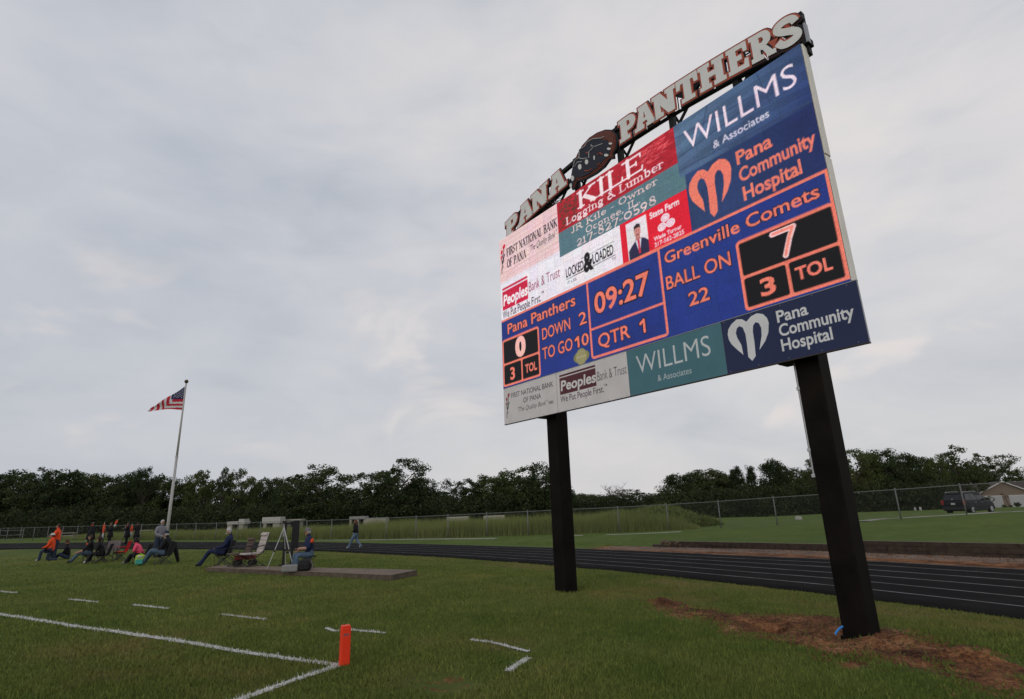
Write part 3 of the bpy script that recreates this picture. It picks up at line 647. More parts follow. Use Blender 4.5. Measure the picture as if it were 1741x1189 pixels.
    c.serif('JR Kile - Owner', 1.34, 3.92, 8.02, .145, (238, 206, 204), .18, .1); c.serif('Oconee, IL.', 1.80, 3.44, 7.815, .145, (238, 206, 204), .17, .1); c.serif('217-827-0598', 1.48, 3.84, 7.615, .185, (240, 208, 206), .17, .1)
    # printed name between two rules
    c.line([(1.07, 6.93), (2.62, 6.95)], .016, (30, 22, 28)); c.line([(1.60, 7.26), (2.62, 7.27)], .014, (30, 22, 28))
    c.text('LOCKED', 1.07, 1.66, 6.98, .22, (28, 20, 24), .022); c.text('LOADED', 1.96, 2.58, 6.99, .23, (28, 20, 24), .022)
    c.text('&', 1.68, 1.93, 6.90, .42, (24, 16, 20), .05); c.text('IT L.ES.', 1.10, 1.42, 6.80, .07, (40, 30, 36), .012); c.text('TV', 2.52, 2.63, 6.84, .07, (50, 36, 40), .01)
    # red insurance advert with a portrait
    c.rect(2.82, 4.53, 6.62, 7.57, (226, 24, 48)); c.rect(2.98, 3.53, 6.66, 7.50, (233, 224, 230))
    c.poly([(3.0, 6.66), (3.53, 6.66), (3.53, 6.92), (3.45, 7.0), (3.33, 7.06), (3.22, 7.05), (3.08, 6.94), (3.0, 6.86)], (44, 40, 72)); c.poly([(3.19, 7.05), (3.36, 7.05), (3.30, 6.78), (3.27, 6.74)], (214, 216, 226)); c.poly([(3.25, 7.03), (3.30, 7.03), (3.31, 6.72), (3.26, 6.72)], (214, 40, 72))
    c.rect(3.21, 3.33, 7.03, 7.16, (196, 122, 118)); c.ell(3.27, 7.22, .085, .12, (208, 138, 130)); c.poly([(3.18, 7.25), (3.19, 7.36), (3.27, 7.40), (3.35, 7.36), (3.36, 7.25), (3.33, 7.30), (3.21, 7.30)], (48, 34, 40)); c.rect(3.23, 3.31, 7.13, 7.16, (120, 70, 72)); c.ell(3.24, 7.24, .012, .01, (40, 30, 36)); c.ell(3.31, 7.24, .012, .01, (40, 30, 36))
    c.text('State Farm', 3.62, 4.33, 7.34, .13, (250, 232, 240), .03)
    for a, b in ((3.98, 7.21), (3.88, 7.05), (4.09, 7.05)): c.ell(a, b, .105, .085, (250, 232, 240)); c.ell(a, b, .08, .062, (236, 160, 176), .7); c.ell(a, b, .055, .04, (250, 226, 236), .9)
    c.text('Wade Turner', 3.66, 4.32, 6.83, .085, (250, 226, 234), .02); c.text('217-562-2825', 3.66, 4.36, 6.70, .085, (250, 226, 234), .02)
    c.text('WILLMS', 4.62, 6.82, 8.34, .44, (246, 222, 236), -.006); c.text('& Associates', 5.20, 6.28, 8.06, .15, (214, 208, 226), .012)
    heart(c, 5.02, 6.74, .45, 1.03, OR)
    c.text('Pana', 5.60, 6.24, 7.50, .25, OR, .026); c.text('Community', 5.60, 6.90, 7.15, .25, OR, .026); c.text('Hospital', 5.62, 6.62, 6.78, .25, OR, .026)
    # score half of the screen
    S, U, Z = c.win(-1.55, 6.98, 4.80, 6.62); B = c.A[S]; m = (Z < 6.62); k = (1+.22*vnoise(U, Z, 1.2, 2)+.12*vnoise(U, Z, 4, 8))[..., None]; B[m] = (B*k)[m]
    c.rect(-1.55, 6.98, 6.61, 6.66, OR)
    c.frame(1.70, 3.76, 4.84, 6.66, .05, OR); c.rect(1.70, 3.76, 5.475, 5.525, OR); c.rect(1.70, 3.76, 6.60, 6.665, OR)
    for (a, b, m_) in ((-1.54, -.02, -.74), (5.33, 6.98, 6.13)):
        c.rect(a, b, 4.83, 6.10, OR, 1, .08); c.rect(a+.055, b-.055, 5.45, 6.045, BK, 1, .04)
        c.rect(a+.055, m_-.025, 4.885, 5.395, BK, 1, .04); c.rect(m_+.025, b-.055, 4.885, 5.395, BK, 1, .04)
    c.rect(6.93, 6.98, 4.83, 6.64, OR)
    ol = .035
    c.text('Pana Panthers', -1.28, 1.31, 6.22, .27, OR, .016, 0, ol); c.text('Greenville Comets', 3.86, 6.80, 6.26, .23, OR, .016, 0, ol)
    c.text('DOWN', .10, 1.10, 5.70, .28, OR, .010, 0, ol); c.text('2', 1.40, 1.63, 5.70, .28, OR, .012, 0, ol); c.text('TO GO', .08, 1.13, 5.21, .28, OR, .010, 0, ol); c.text('0', 1.44, 1.65, 5.21, .26, OR, .014, 0, ol)
    for u, z, h_ in ((1.33, 5.21, .26), (3.20, 5.05, .28)):
        for w_, cc in ((.105, (15, 12, 30)), (.06, OR)): c.line([(u-.09, z+h_*.72), (u, z+h_-.02), (u, z+.02)], w_, cc)
    c.text('09:27', 1.92, 3.42, 5.82, .45, OR, .022, 0, ol); c.text('QTR', 1.94, 2.82, 5.05, .28, OR, .014, 0, ol)
    c.text('BALL ON', 3.83, 5.20, 5.73, .26, OR, .012, 0, ol); c.text('22', 4.28, 4.70, 5.26, .25, OR, .014, 0, ol)
    c.text('0', -.94, -.60, 5.53, .46, (250, 190, 180), .06); c.text('3', -1.22, -1.05, 4.98, .30, OR, .03); c.text('TOL', -.60, -.16, 5.03, .20, OR, .03)
    c.line([(5.98, 5.97), (6.33, 5.97), (6.25, 5.82), (6.14, 5.54)], .095, (250, 205, 205)); c.line([(5.99, 5.97), (6.32, 5.97), (6.24, 5.82), (6.14, 5.55)], .045, (246, 140, 120))
    c.text('3', 5.66, 5.88, 5.00, .28, OR, .03); c.text('TOL', 6.24, 6.78, 5.07, .20, OR, .03)
    c.ell(1.39, 4.98, .25, .14, (120, 118, 70)); c.ell(1.39, 4.98, .17, .19, (142, 138, 96)); c.line([(1.25, 4.98), (1.53, 4.98)], .015, (180, 175, 140))
    A = c.down(3)
    rg = np.random.default_rng(3); hh_, ww_, _c = A.shape
    A = A*rg.uniform(.84, 1.14, (hh_, ww_, 1))*rg.uniform(.95, 1.05, A.shape)
    mw, mh = 20, 20                                       # LED modules differ slightly and meet in thin dark seams
    jx, jy = np.arange(ww_)//mw, np.arange(hh_)//mh
    mod = rg.uniform(.95, 1.04, (hh_//mh+1, ww_//mw+1, 1))*rg.uniform(.97, 1.03, (hh_//mh+1, ww_//mw+1, 3)); A = A*mod[jy][:, jx]
    A[(np.arange(hh_) % mh) == 0] *= .86; A[:, (np.arange(ww_) % mw) == 0] *= .88
    A[::2] *= .93; A[1::2] *= 1.06
    return to_image('screen_picture', A), A.shape
def led_material():
    im, shp = led_picture()
    m = bpy.data.materials.new('led_screen'); m.use_nodes = True; t = m.node_tree; t.nodes.clear(); q = G(t)
    uv = q.n('ShaderNodeUVMap'); ti = q.n('ShaderNodeTexImage'); ti.image = im; ti.interpolation = 'Linear'; ti.extension = 'EXTEND'; t.links.new(uv.outputs[0], ti.inputs[0])
    sp = q.n('ShaderNodeSeparateXYZ'); t.links.new(uv.outputs[0], sp.inputs[0])
    x = q.math('MULTIPLY', sp.outputs[0], float(shp[1])); y = q.math('MULTIPLY', sp.outputs[1], float(shp[0]))
    fx = q.math('SUBTRACT', q.math('FRACT', x), .5); fy = q.math('SUBTRACT', q.math('FRACT', y), .5)
    d = q.math('SQRT', q.math('ADD', q.math('MULTIPLY', fx, fx), q.math('MULTIPLY', fy, fy)))
    k = q.smap(d, .26, .52, 1.62, .34)
    col = q.mix(1., ti.outputs[0], k, 'MULTIPLY')
    e = q.n('ShaderNodeEmission'); t.links.new(col, e.inputs[0]); e.inputs[1].default_value = .98
    b = q.n('ShaderNodeBsdfPrincipled'); b.inputs['Base Color'].default_value = (.012, .012, .014, 1); b.inputs['Roughness'].default_value = .6; b.inputs['Specular IOR Level'].default_value = .2
    a = q.n('ShaderNodeAddShader'); o = q.n('ShaderNodeOutputMaterial'); t.links.new(e.outputs[0], a.inputs[0]); t.links.new(b.outputs[0], a.inputs[1]); t.links.new(a.outputs[0], o.inputs[0])
    return m
def print_material(name, im, rough=.45):
    m = bpy.data.materials.new(name); m.use_nodes = True; t = m.node_tree; t.nodes.clear(); q = G(t)
    uv = q.n('ShaderNodeUVMap'); ti = q.n('ShaderNodeTexImage'); ti.image = im; t.links.new(uv.outputs[0], ti.inputs[0])
    b = q.n('ShaderNodeBsdfPrincipled'); o = q.n('ShaderNodeOutputMaterial'); t.links.new(b.outputs[0], o.inputs[0])
    tcn = q.n('ShaderNodeTexCoord'); f = q.ramp(q.noise(tcn.outputs['Object'], 2.5, 5, .6), [(.3, (.9, .9, .9)), (.7, (1.03, 1.03, 1.03))])
    t.links.new(q.mix(1., ti.outputs[0], f, 'MULTIPLY'), b.inputs['Base Color']); b.inputs['Roughness'].default_value = rough; b.inputs['Specular IOR Level'].default_value = .3
    return m
def uv_quad(name, u0, u1, z0, z1, y, m, parent, depth=.0, side=None, **kw):
    """printed or lit panel: front face with a picture, and (with depth) its real edges"""
    vs = [(u0, y, z0), (u1, y, z0), (u1, y, z1), (u0, y, z1)]; fs = [(0, 1, 2, 3)]; mi = [0]
    if depth:
        vs += [(u0, y+depth, z0), (u1, y+depth, z0), (u1, y+depth, z1), (u0, y+depth, z1)]
        fs += [(7, 6, 5, 4), (0, 4, 5, 1), (1, 5, 6, 2), (2, 6, 7, 3), (3, 7, 4, 0)]; mi += [1]*5
    me = bpy.data.meshes.new(name); me.from_pydata(vs, [], fs); me.materials.append(m)
    if side: me.materials.append(side)
    me.polygons.foreach_set('material_index', mi)
    ul = me.uv_layers.new(name='UVMap'); U = [(0, 0), (1, 0), (1, 1), (0, 1)]
    for i in range(4): ul.data[i].uv = U[i]
    me.update(); return link(name, me, parent, **kw)
# ------------------------------------------------------------------ the scoreboard
P1 = gp(956, 1006); P2 = gp(1458, 1076); BD = (P2-P1)/np.linalg.norm(P2-P1); BN = np.array([BD[1], -BD[0], 0])
board = empty('scoreboard', (P1[0], P1[1], 0), math.atan2(BD[1], BD[0]), label='large lit football scoreboard on two black posts beside the running track', cat='scoreboard')
STEEL = mat('black_steel', (.008, .008, .008), .6, .0, .2, var=.35, vscale=2.2)
CAB = mat('cabinet_white', (.80, .76, .70), .5, var=.08, vscale=3); DARKC = mat('cabinet_black', (.014, .014, .016), .6)
ALU = mat('aluminium_edge', (.30, .30, .31), .4, .6)
RUST = mat('post_steel', (.0075, .0055, .0045), .7, 0, .09, var=.6, vscale=1.6)
def hz_local(u, o):
    P = P1+BD*u+BN*o; return hz_at(P[0], P[1])
for u in (0., 6.05):
    z0 = hz_local(u, -.12)-.3; m_ = MB().box((u, .12, (9.55+z0)/2), (.36, .36, 9.55-z0))
    p = m_.build('post', RUST, board, bevel=.02, )
    # base weld collar
    MB().box((u, .12, z0+.30), (.40, .40, .05)).build('base_collar', RUST, p)
# blue tape end at the foot of the nearer post
MB().tube([(5.90, -.07, .07), (5.87, -.11, .045), (5.845, -.15, .01), (5.83, -.18, -.03)], .014, 6).build('marker_tube', mat('blue_plastic', (.02, .22, .62), .4), board)
# conduit strapped to the nearer post
cn = MB(); cn.tube([(5.845, -.02, 3.9), (5.845, -.02, 2.10)], .018, 8); cn.build('conduit', mat('conduit_grey', (.30, .30, .31), .45, .5), board)
for z in (3.45, 2.50, 2.12): MB().box((5.852, -.02, z), (.06, .06, .05)).build('conduit_strap', mat('strap_metal', (.5, .5, .5), .4, .4), board)
# cabinets: four boxes side by side in two rows, dark back
cabs = []
LU0, LU1, LZ0, LZ1 = -1.55, 6.98, 4.80, 9.03
nC = 4
for r_, (a, b) in enumerate(((LZ0, 6.915), (6.93, LZ1))):
    for i in range(nC):
        u0 = LU0+(LU1-LU0)*i/nC; u1 = LU0+(LU1-LU0)*(i+1)/nC
        MB().box(((u0+u1)/2, -.185, (a+b)/2), (u1-u0-.004, .215, b-a)).build('display_cabinet', CAB if True else DARKC, board, bevel=.006)
    # end cover strips
    MB().box((LU1+.012, -.235, (a+b)/2), (.02, .10, b-a-.02)).build('end_cover', CAB, board, bevel=.003)
    MB().box((LU1+.010, -.135, (a+b)/2), (.016, .085, b-a-.03)).build('end_cover', CAB, board, bevel=.003)
    MB().box((LU0-.008, -.20, (a+b)/2), (.012, .16, b-a-.02)).build('end_cover', CAB, board)
LEDM = led_material()
uv_quad('led_screen', LU0, LU1, LZ0, LZ1, -.30, LEDM, board, label='lit screen of adverts, team names and score', depth=.006, side=DARKC)
# printed advert panels under the screen
def ad(u0, u1, col, draw, name, label):
    c = Canvas(u0, u1, 3.86, 4.78, 420, col); draw(c); im = to_image(name, c.down(2))
    o = uv_quad('advert_panel', u0+.004, u1-.004, 3.86, 4.78, -.315, print_material(name, im), board, .045, ALU, label=label)
    MB().box(((u0+u1)/2, -.29, 4.787), (u1-u0-.004, .06, .012)).build('panel_trim', ALU, o); MB().box(((u0+u1)/2, -.29, 3.852), (u1-u0-.004, .06, .014)).build('panel_trim', mat('bronze_edge', (.06, .045, .04), .5, .3), o)
    bm_ = MB()
    for bu in np.arange(u0+.06, u1, .5):
        for bz in (3.89, 4.75): bm_.sphere((bu, -.317, bz), (.009, .006, .009), 6, 4)
    bm_.build('panel_screw', ALU, o, kind='stuff')
WH = (220, 214, 214)
def d1(c):
    flower(c, -1.40, 4.32, .72, False)
    c.text('FIRST NATIONAL BANK', -1.20, .42, 4.49, .125, (52, 50, 52), .004); c.text('OF PANA', -.72, -.04, 4.29, .125, (52, 50, 52), .004)
    c.text('"The Quality Bank"', -.98, .16, 4.10, .11, (62, 60, 62), -.004, .35); c.text('FDIC', .24, .40, 4.10, .06, (50, 50, 52), .03)
def d2(c):
    c.rect(.64, 1.80, 4.655, 4.70, (92, 40, 48)); c.rect(.64, 1.80, 4.24, 4.63, (92, 40, 48)); c.text('Peoples', .68, 1.78, 4.33, .22, (226, 222, 222), .028, .1)
    c.text('Bank & Trust', 1.84, 2.66, 4.33, .20, (86, 82, 84), -.006); c.text('We Put People First.', .64, 2.00, 4.07, .14, (74, 56, 60), .004); c.text('TM', 2.02, 2.10, 4.18, .05, (74, 56, 60), .004)
def d3(c):
    c.text('WILLMS', 2.92, 4.60, 4.26, .36, (214, 218, 220), -.006); c.text('& Associates', 3.40, 4.16, 4.02, .115, (196, 206, 208), .002)
def d4(c):
    heart(c, 5.32, 3.98, .37, .74, (226, 226, 228))
    c.text('Pana', 5.84, 6.32, 4.49, .185, (226, 226, 228), .022); c.text('Community', 5.84, 6.94, 4.26, .185, (226, 226, 228), .022); c.text('Hospital', 5.84, 6.60, 4.02, .185, (226, 226, 228), .022)
ad(-1.53, .54, WH, d1, 'bank_print', 'white printed panel with roses and bank name'); ad(.54, 2.70, WH, d2, 'trust_print', 'white printed panel with maroon block')
ad(2.70, 4.86, (78, 122, 134), d3, 'teal_print', 'teal printed panel with white capitals'); ad(4.86, 7.06, (36, 46, 84), d4, 'navy_print', 'navy printed panel with white heart')
# beams behind the adverts and ladder rails on the back
for z in (4.0, 4.7): MB().box((2.75, -.215, z), (8.3, .09, .12)).build('support_beam', STEEL, board)
for u in (0, 6.05): MB().box((u-.28, .03, 3.93), (.28, .30, .12)).build('beam_bracket', STEEL, board)
for u in np.linspace(-1.3, 6.8, 9): MB().box((u, -.05, 6.9), (.06, .05, 4.0)).build('rear_frame', STEEL, board)
# ------------------------------------------------------------------ sign letters over the screen
def stroke_outline(P, hw):
    P = [Vector(p) for p in P]; L = []; Rr = []
    for i, p in enumerate(P):
        t = (P[min(i+1, len(P)-1)]-P[max(0, i-1)]).normalized(); n_ = Vector((-t.y, t.x)); L.append(tuple(p+n_*hw)); Rr.append(tuple(p-n_*hw))
    return L+Rr[::-1]
def smooth_path(P, n=5):
    P = [np.array(p, float) for p in P]; out = []
    for i in range(len(P)-1):
        p0, p1, p2, p3 = P[max(0, i-1)], P[i], P[i+1], P[min(len(P)-1, i+2)]
        for k in range(n):
            t = k/n; out.append(tuple(.5*((2*p1)+(p2-p0)*t+(2*p0-5*p1+4*p2-p3)*t*t+(3*p1-p0-3*p2+p3)*t**3)))
    return out+[tuple(P[-1])]
def bowl(x0, x1, yt, yb, k=7):
    r = (yt-yb)/2; return [(x1-r+r*math.cos(a)*1., (yt+yb)/2+r*math.sin(a)) for a in [math.pi/2-math.pi*i/k for i in range(k+1)]]
SLAB = {
 'P': (.86, [[(0, 1), (.5, 1)]+bowl(0, .86, 1, .36)+[(.42, .36), (.42, .17), (.54, .17), (.54, 0), (0, 0), (0, .17), (.1, .17), (.1, .83), (0, .83)], [(.42, .80), (.50, .80), (.57, .76), (.57, .62), (.50, .57), (.42, .57)]]),
 'A': (1.06, [[(.25, 1), (.68, 1), (.96, .17), (1.06, .17), (1.06, 0), (.58, 0), (.58, .17), (.65, .17), (.62, .28), (.43, .28), (.40, .17), (.47, .17), (.47, 0), (0, 0), (0, .17), (.1, .17), (.30, .83), (.25, .83)], [(.525, .70), (.58, .43), (.47, .43)]]),
 'N': (1.02, [[(0, 1), (.38, 1), (.66, .54), (.66, .83), (.58, .83), (.58, 1), (1.02, 1), (1.02, .83), (.93, .83), (.93, 0), (.64, 0), (.34, .48), (.34, .17), (.44, .17), (.44, 0), (0, 0), (0, .17), (.09, .17), (.09, .83), (0, .83)]]),
 'T': (.96, [[(0, 1), (.96, 1), (.96, .60), (.80, .60), (.76, .80), (.64, .80), (.64, .17), (.78, .17), (.78, 0), (.18, 0), (.18, .17), (.32, .17), (.32, .80), (.20, .80), (.16, .60), (0, .60)]]),
 'H': (1.06, [[(0, 1), (.48, 1), (.48, .83), (.39, .83), (.39, .61), (.67, .61), (.67, .83), (.58, .83), (.58, 1), (1.06, 1), (1.06, .83), (.97, .83), (.97, .17), (1.06, .17), (1.06, 0), (.58, 0), (.58, .17), (.67, .17), (.67, .40), (.39, .40), (.39, .17), (.48, .17), (.48, 0), (0, 0), (0, .17), (.09, .17), (.09, .83), (0, .83)]]),
 'E': (.84, [[(0, 1), (.84, 1), (.84, .64), (.70, .64), (.66, .82), (.39, .82), (.39, .60), (.60, .60), (.60, .41), (.39, .41), (.39, .18), (.66, .18), (.70, .36), (.84, .36), (.84, 0), (0, 0), (0, .17), (.09, .17), (.09, .83), (0, .83)]]),
 'R': (.98, [[(0, 1), (.5, 1)]+bowl(0, .88, 1, .44)+[(.66, .44), (.86, .17), (.98, .17), (.98, 0), (.66, 0), (.50, .32), (.40, .36), (.40, .17), (.50, .17), (.50, 0), (0, 0), (0, .17), (.09, .17), (.09, .83), (0, .83)], [(.40, .81), (.50, .81), (.57, .77), (.57, .66), (.50, .61), (.40, .61)]]),
 'S': (.86, [stroke_outline(smooth_path([(.70, .70), (.62, .84), (.42, .87), (.22, .80), (.18, .66), (.30, .56), (.52, .48), (.68, .38), (.68, .22), (.48, .13), (.26, .15), (.14, .30)]), .145)]),
}
S_PATH = smooth_path([(.72, .70), (.64, .86), (.42, .90), (.20, .83), (.15, .69), (.28, .57), (.54, .46), (.71, .34), (.69, .19), (.48, .10), (.24, .12), (.10, .29)], 4)
def S_ext(k):
    a, b = Vector(S_PATH[0]), Vector(S_PATH[1]); c, d = Vector(S_PATH[-1]), Vector(S_PATH[-2])
    return [tuple(a+(a-b).normalized()*k)]+S_PATH+[tuple(c+(c-d).normalized()*k)]
def arc_top(u): return 10.185-(.0306 if u < 2.9 else .0225)*(u-2.9)**2
FACE = mat('letter_grey', (.74, .73, .71), .6, var=.06, vscale=5); REDT = mat('letter_red', (.42, .085, .05), .55); BLKT = mat('letter_black', (.012, .013, .018), .5)
LH = .565
def letter(ch, u0, u1, idx, front=-.215):
    w, loops = SLAB[ch]; kx = (u1-u0)/w
    def curve(off, y, ext, name, m_, parent):
        c = bpy.data.curves.new(name, 'CURVE'); c.dimensions = '2D'; c.fill_mode = 'BOTH'; c.extrude = ext; c.offset = 0 if ch == 'S' else off
        for lp in (loops if ch != 'S' else [stroke_outline(S_ext(off/.55), .125+off/.55)]):
            pts = []
            for i, p in enumerate(lp):                                  # split long edges so the arch bends them
                q_ = lp[(i+1) % len(lp)]; k = max(1, int(abs(p[0]-q_[0])/.25))
                for t in range(k): pts.append((p[0]+(q_[0]-p[0])*t/k, p[1]+(q_[1]-p[1])*t/k))
            s_ = c.splines.new('POLY'); s_.points.add(len(pts)-1); s_.use_cyclic_u = True
            for i, (x, z) in enumerate(pts):
                u = u0+x*kx; s_.points[i].co = (u, arc_top(u)-.085-LH+z*LH, 0, 1)
        o = bpy.data.objects.new('tmp', c); COL.objects.link(o); dg = bpy.context.evaluated_depsgraph_get()
        me = bpy.data.meshes.new_from_object(o.evaluated_get(dg)); bpy.data.objects.remove(o); bpy.data.curves.remove(c)
        me.transform(Matrix.Translation((0, y, 0)) @ Matrix.Rotation(math.pi/2, 4, 'X')); me.materials.clear(); me.materials.append(m_); me.name = name
        return link(name, me, parent)
    yb = front+.045+(idx % 2)*.002
    base = curve(.052, yb, .022, 'sign_letter', BLKT, board)
    curve(.034, front+.016+(idx % 2)*.001, .006, 'letter_border', REDT, base); curve(0, front+.005, .006, 'letter_face', FACE, base)
xs = [('P', -1.36, -.80), ('A', -.80, -.10), ('N', -.18, .50), ('A', .52, 1.20), ('P', 2.98, 3.46), ('A', 3.42, 3.99), ('N', 3.93, 4.52), ('T', 4.54, 5.04), ('H', 5.06, 5.62), ('E', 5.67, 6.07), ('R', 6.12, 6.56), ('S', 6.55, 7.02)]
for i, (c_, a, b) in enumerate(xs): letter(c_, a, b, i)
# round emblem board between the two words
def shift_poly(P, k):
    sd = 0; n_ = len(P); out = []
    A_ = sum(P[i][0]*P[(i+1) % n_][1]-P[(i+1) % n_][0]*P[i][1] for i in range(n_)); sg = 1 if A_ > 0 else -1
    for i in range(n_):
        a, b, c = Vector(P[i-1]), Vector(P[i]), Vector(P[(i+1) % n_]); t = (c-a).normalized(); out.append((b.x+sg*t.y*k, b.y-sg*t.x*k))
    return out
EM = [(1.35, 9.40), (1.36, 9.22), (1.47, 9.20), (1.56, 9.33), (1.85, 9.25), (2.19, 9.22), (2.46, 9.25), (2.64, 9.35), (2.76, 9.30), (2.76, 9.42), (2.85, 9.50), (2.90, 9.70), (2.89, 9.86), (2.78, 10.04), (2.58, 10.17), (2.32, 10.25), (2.06, 10.27), (1.80, 10.20), (1.62, 10.06), (1.50, 9.92), (1.42, 9.68)]
e0 = MB().prism(EM, -.20, -.15).build('emblem_board', BLKT, board)
MB().prism(shift_poly(EM, -.035), -.212, -.201).build('emblem_border', mat('emblem_red', (.16, .035, .02), .6), e0)
MB().prism(shift_poly(EM, -.075), -.224, -.213).build('emblem_field', mat('emblem_brown', (.13, .036, .022), .6, var=.2, vscale=7), e0)
NAVY = mat('emblem_navy', (.016, .018, .032), .6)
def bmap(L):
    out = []
    for x, y in L:
        px, py = 950+x/8.49, 200+y/8.49; d = ray(px, py); P0_ = P1+BN*.225; t = ((P0_-_C)@BN)/(d@BN); Q = _C+t*d; out.append((float((Q-P1)@BD), float(Q[2])))
    return out
MB().prism(bmap([(185, 1000), (175, 900), (195, 760), (245, 620), (300, 580), (300, 460), (390, 420), (430, 360), (520, 310), (600, 300), (640, 330), (700, 320), (740, 420), (735, 520), (670, 600), (560, 720), (430, 820), (330, 860), (250, 865), (225, 930), (205, 1000)])[::-1], -.235, -.226).build('emblem_shape', NAVY, e0)
CLAW = mat('emblem_claw', (.7, .69, .67), .6)
for cx_, cy_, rx, ry in ((205, 880, 22, 40), (180, 985, 16, 34), (310, 715, 26, 42), (408, 645, 24, 38), (518, 585, 10, 34), (692, 548, 32, 20), (730, 455, 28, 18), (752, 380, 26, 16)):
    MB().prism(bmap([(cx_+rx*math.cos(a), cy_+ry*math.sin(a)) for a in np.linspace(0, 2*math.pi, 9)[:-1]])[::-1], -.244, -.236).build('emblem_claw', CLAW, e0)
LN = mat('emblem_line', (.5, .5, .51), .6)
for P in ([(300, 580), (300, 470), (380, 420), (410, 360), (500, 310), (620, 300), (660, 280)], [(440, 590), (440, 500), (510, 430), (560, 410), (640, 380)], [(200, 760), (235, 620), (290, 585), (350, 600), (410, 590)], [(235, 710), (270, 650), (340, 640)], [(470, 400), (500, 420), (470, 430)]):
    Q = [(u, -.240, z) for u, z in bmap(P)]; MB().tube(Q, .010, 5).build('emblem_line', LN, e0)
for P in ([(380, 770), (430, 775), (480, 745)], [(560, 540), (600, 515), (640, 540)], [(400, 510), (430, 520)], [(560, 690), (600, 670)]):
    MB().tube([(u, -.240, z) for u, z in bmap(P)], .012, 5).build('emblem_accent', REDT, e0)
# black lattice frame that carries the letters
for u in (-1.30, 1.45, 2.86, 4.28, 5.72, 6.98): MB().box((u, -.08, (8.9+arc_top(u)-.05)/2), (.11, .11, arc_top(u)-.05-8.9)).build('frame_upright', STEEL, board)
ch = MB()
K_ = [(u, arc_top(u)-.16) for u in np.linspace(-1.30, 6.98, 12)]
for (a, b), (c_, d_) in zip(K_[:-1], K_[1:]): ch.bar((a, -.13, b), (c_, -.13, d_), .09, .09)
for (a, b), (c_, d_) in zip(K_[:-1], K_[1:]): ch.bar((a, -.10, b-.52), (c_, -.10, d_-.52), .05, .05)
ch.build('frame_chord', STEEL, board)
for u0, u1 in ((-1.3, 0.0), (0.7, 1.45), (1.45, 2.3), (2.86, 3.6), (4.28, 5.0), (5.72, 6.4)):
    MB().bar((u0, -.08, 9.06), (u1, -.08, arc_top(u1)-.30), .045, .045).build('frame_brace', STEEL, board)
for u in (1.45, 2.86, 4.28, 5.72): MB().bar((u, -.04, 9.08), (u-.55, .55, 9.30), .05, .05).build('frame_brace', STEEL, board); MB().bar((u, -.04, 9.60), (u-.1, .55, 9.30), .04).build('frame_brace', STEEL, board)
MB().bar((-1.3, .56, 9.30), (6.5, .56, 9.30), .07).build('rear_rail', STEEL, board)
MB().box((7.02, -.10, 9.12), (.10, .20, .12)).box((7.06, -.16, 9.25), (.03, .10, .38), mi=1).build('end_bracket', [STEEL, ALU], board)
# straw nest lodged behind the first word
ns = MB()
for i in range(150):
    a = RNG.uniform(0, 6.28); p = Vector((.35+RNG.normal(0, .2), .0+RNG.normal(0, .1), 9.20+abs(RNG.normal(0, .09)))); d = Vector((math.cos(a), math.sin(a)*.6, RNG.uniform(-.3, .5)))*RNG.uniform(.06, .16)
    ns.bar(p-d, p+d, .008)
ns.build('bird_nest', mat('straw', (.045, .036, .026), .9), None, kind='stuff', label='dark straw bird nest lodged behind the first word of the sign', cat='nest')
nest = bpy.data.objects['bird_nest']; nest.matrix_world = Matrix.Translation((P1[0], P1[1], 0)) @ Matrix.Rotation(math.atan2(BD[1], BD[0]), 4, 'Z')
# ------------------------------------------------------------------ timber retaining wall
TIM = mat('old_timber', (.048, .033, .024), .85, var=.45, vscale=6, bump=.6, bscale=18)
TIM2 = mat('timber_cap', (.16, .135, .105), .85, var=.35, vscale=5, bump=.5, bscale=18)
wroot = empty('retaining_wall', (WALLB[0][0], WALLB[0][1], -.2), label='low dark timber retaining wall between the gravel strip and the raised lawn', cat='wall')
def wall_pos(s):
    k = 0; P = WALLB
    for i in range(len(P)-1):
        L = np.hypot(*(P[i+1]-P[i]))
        if s <= L or i == len(P)-2: t = s/L; return P[i]*(1-t)+P[i+1]*t, (P[i+1]-P[i])/L
        s -= L
def wall_run(s0, s1, n0, n1, back=0.):
    for c in range(n0, n1):
        s = s0-(c % 2)*.0; first = True
        while s < s1-.05:
            L = 1.2 if (first and c % 2) else 2.4; e = min(s+L, s1); first = False
            (a, d), (b, d2) = wall_pos(s+.006), wall_pos(e-.006); n_ = np.array([-d[1], d[0]]); j = RNG.uniform(-.012, .012)+back+.085
            top = c == n1-1
            m_ = MB().bar((a[0]+n_[0]*j-WALLB[0][0], a[1]+n_[1]*j-WALLB[0][1], .065+c*.152), (b[0]+n_[0]*j-WALLB[0][0], b[1]+n_[1]*j-WALLB[0][1], .065+c*.152+RNG.uniform(-.006, .006)), .16, .148, mi=0)
            if top: m_.mi[5 if False else 1] = 1
            m_.build('timber', [TIM, TIM2], wroot)
            s = e
wall_run(0, .95, 0, 1); wall_run(.85, 8.6, 0, 2, .01); wall_run(8.45, 22, 0, 3, -.03)
st = MB()
for i in range(14):
    u = RNG.uniform(.4, 1.5); P, d = wall_pos(u); st.sphere((P[0]-WALLB[0][0]+RNG.uniform(-.1, .15), P[1]-WALLB[0][1]+RNG.uniform(-.1, .1), RNG.uniform(.05, .33)), tuple(RNG.uniform(.05, .11, 3)), 6, 4)
st.build('stone', mat('rubble', (.12, .085, .06), .9, var=.4, vscale=9), wroot, kind='stuff')
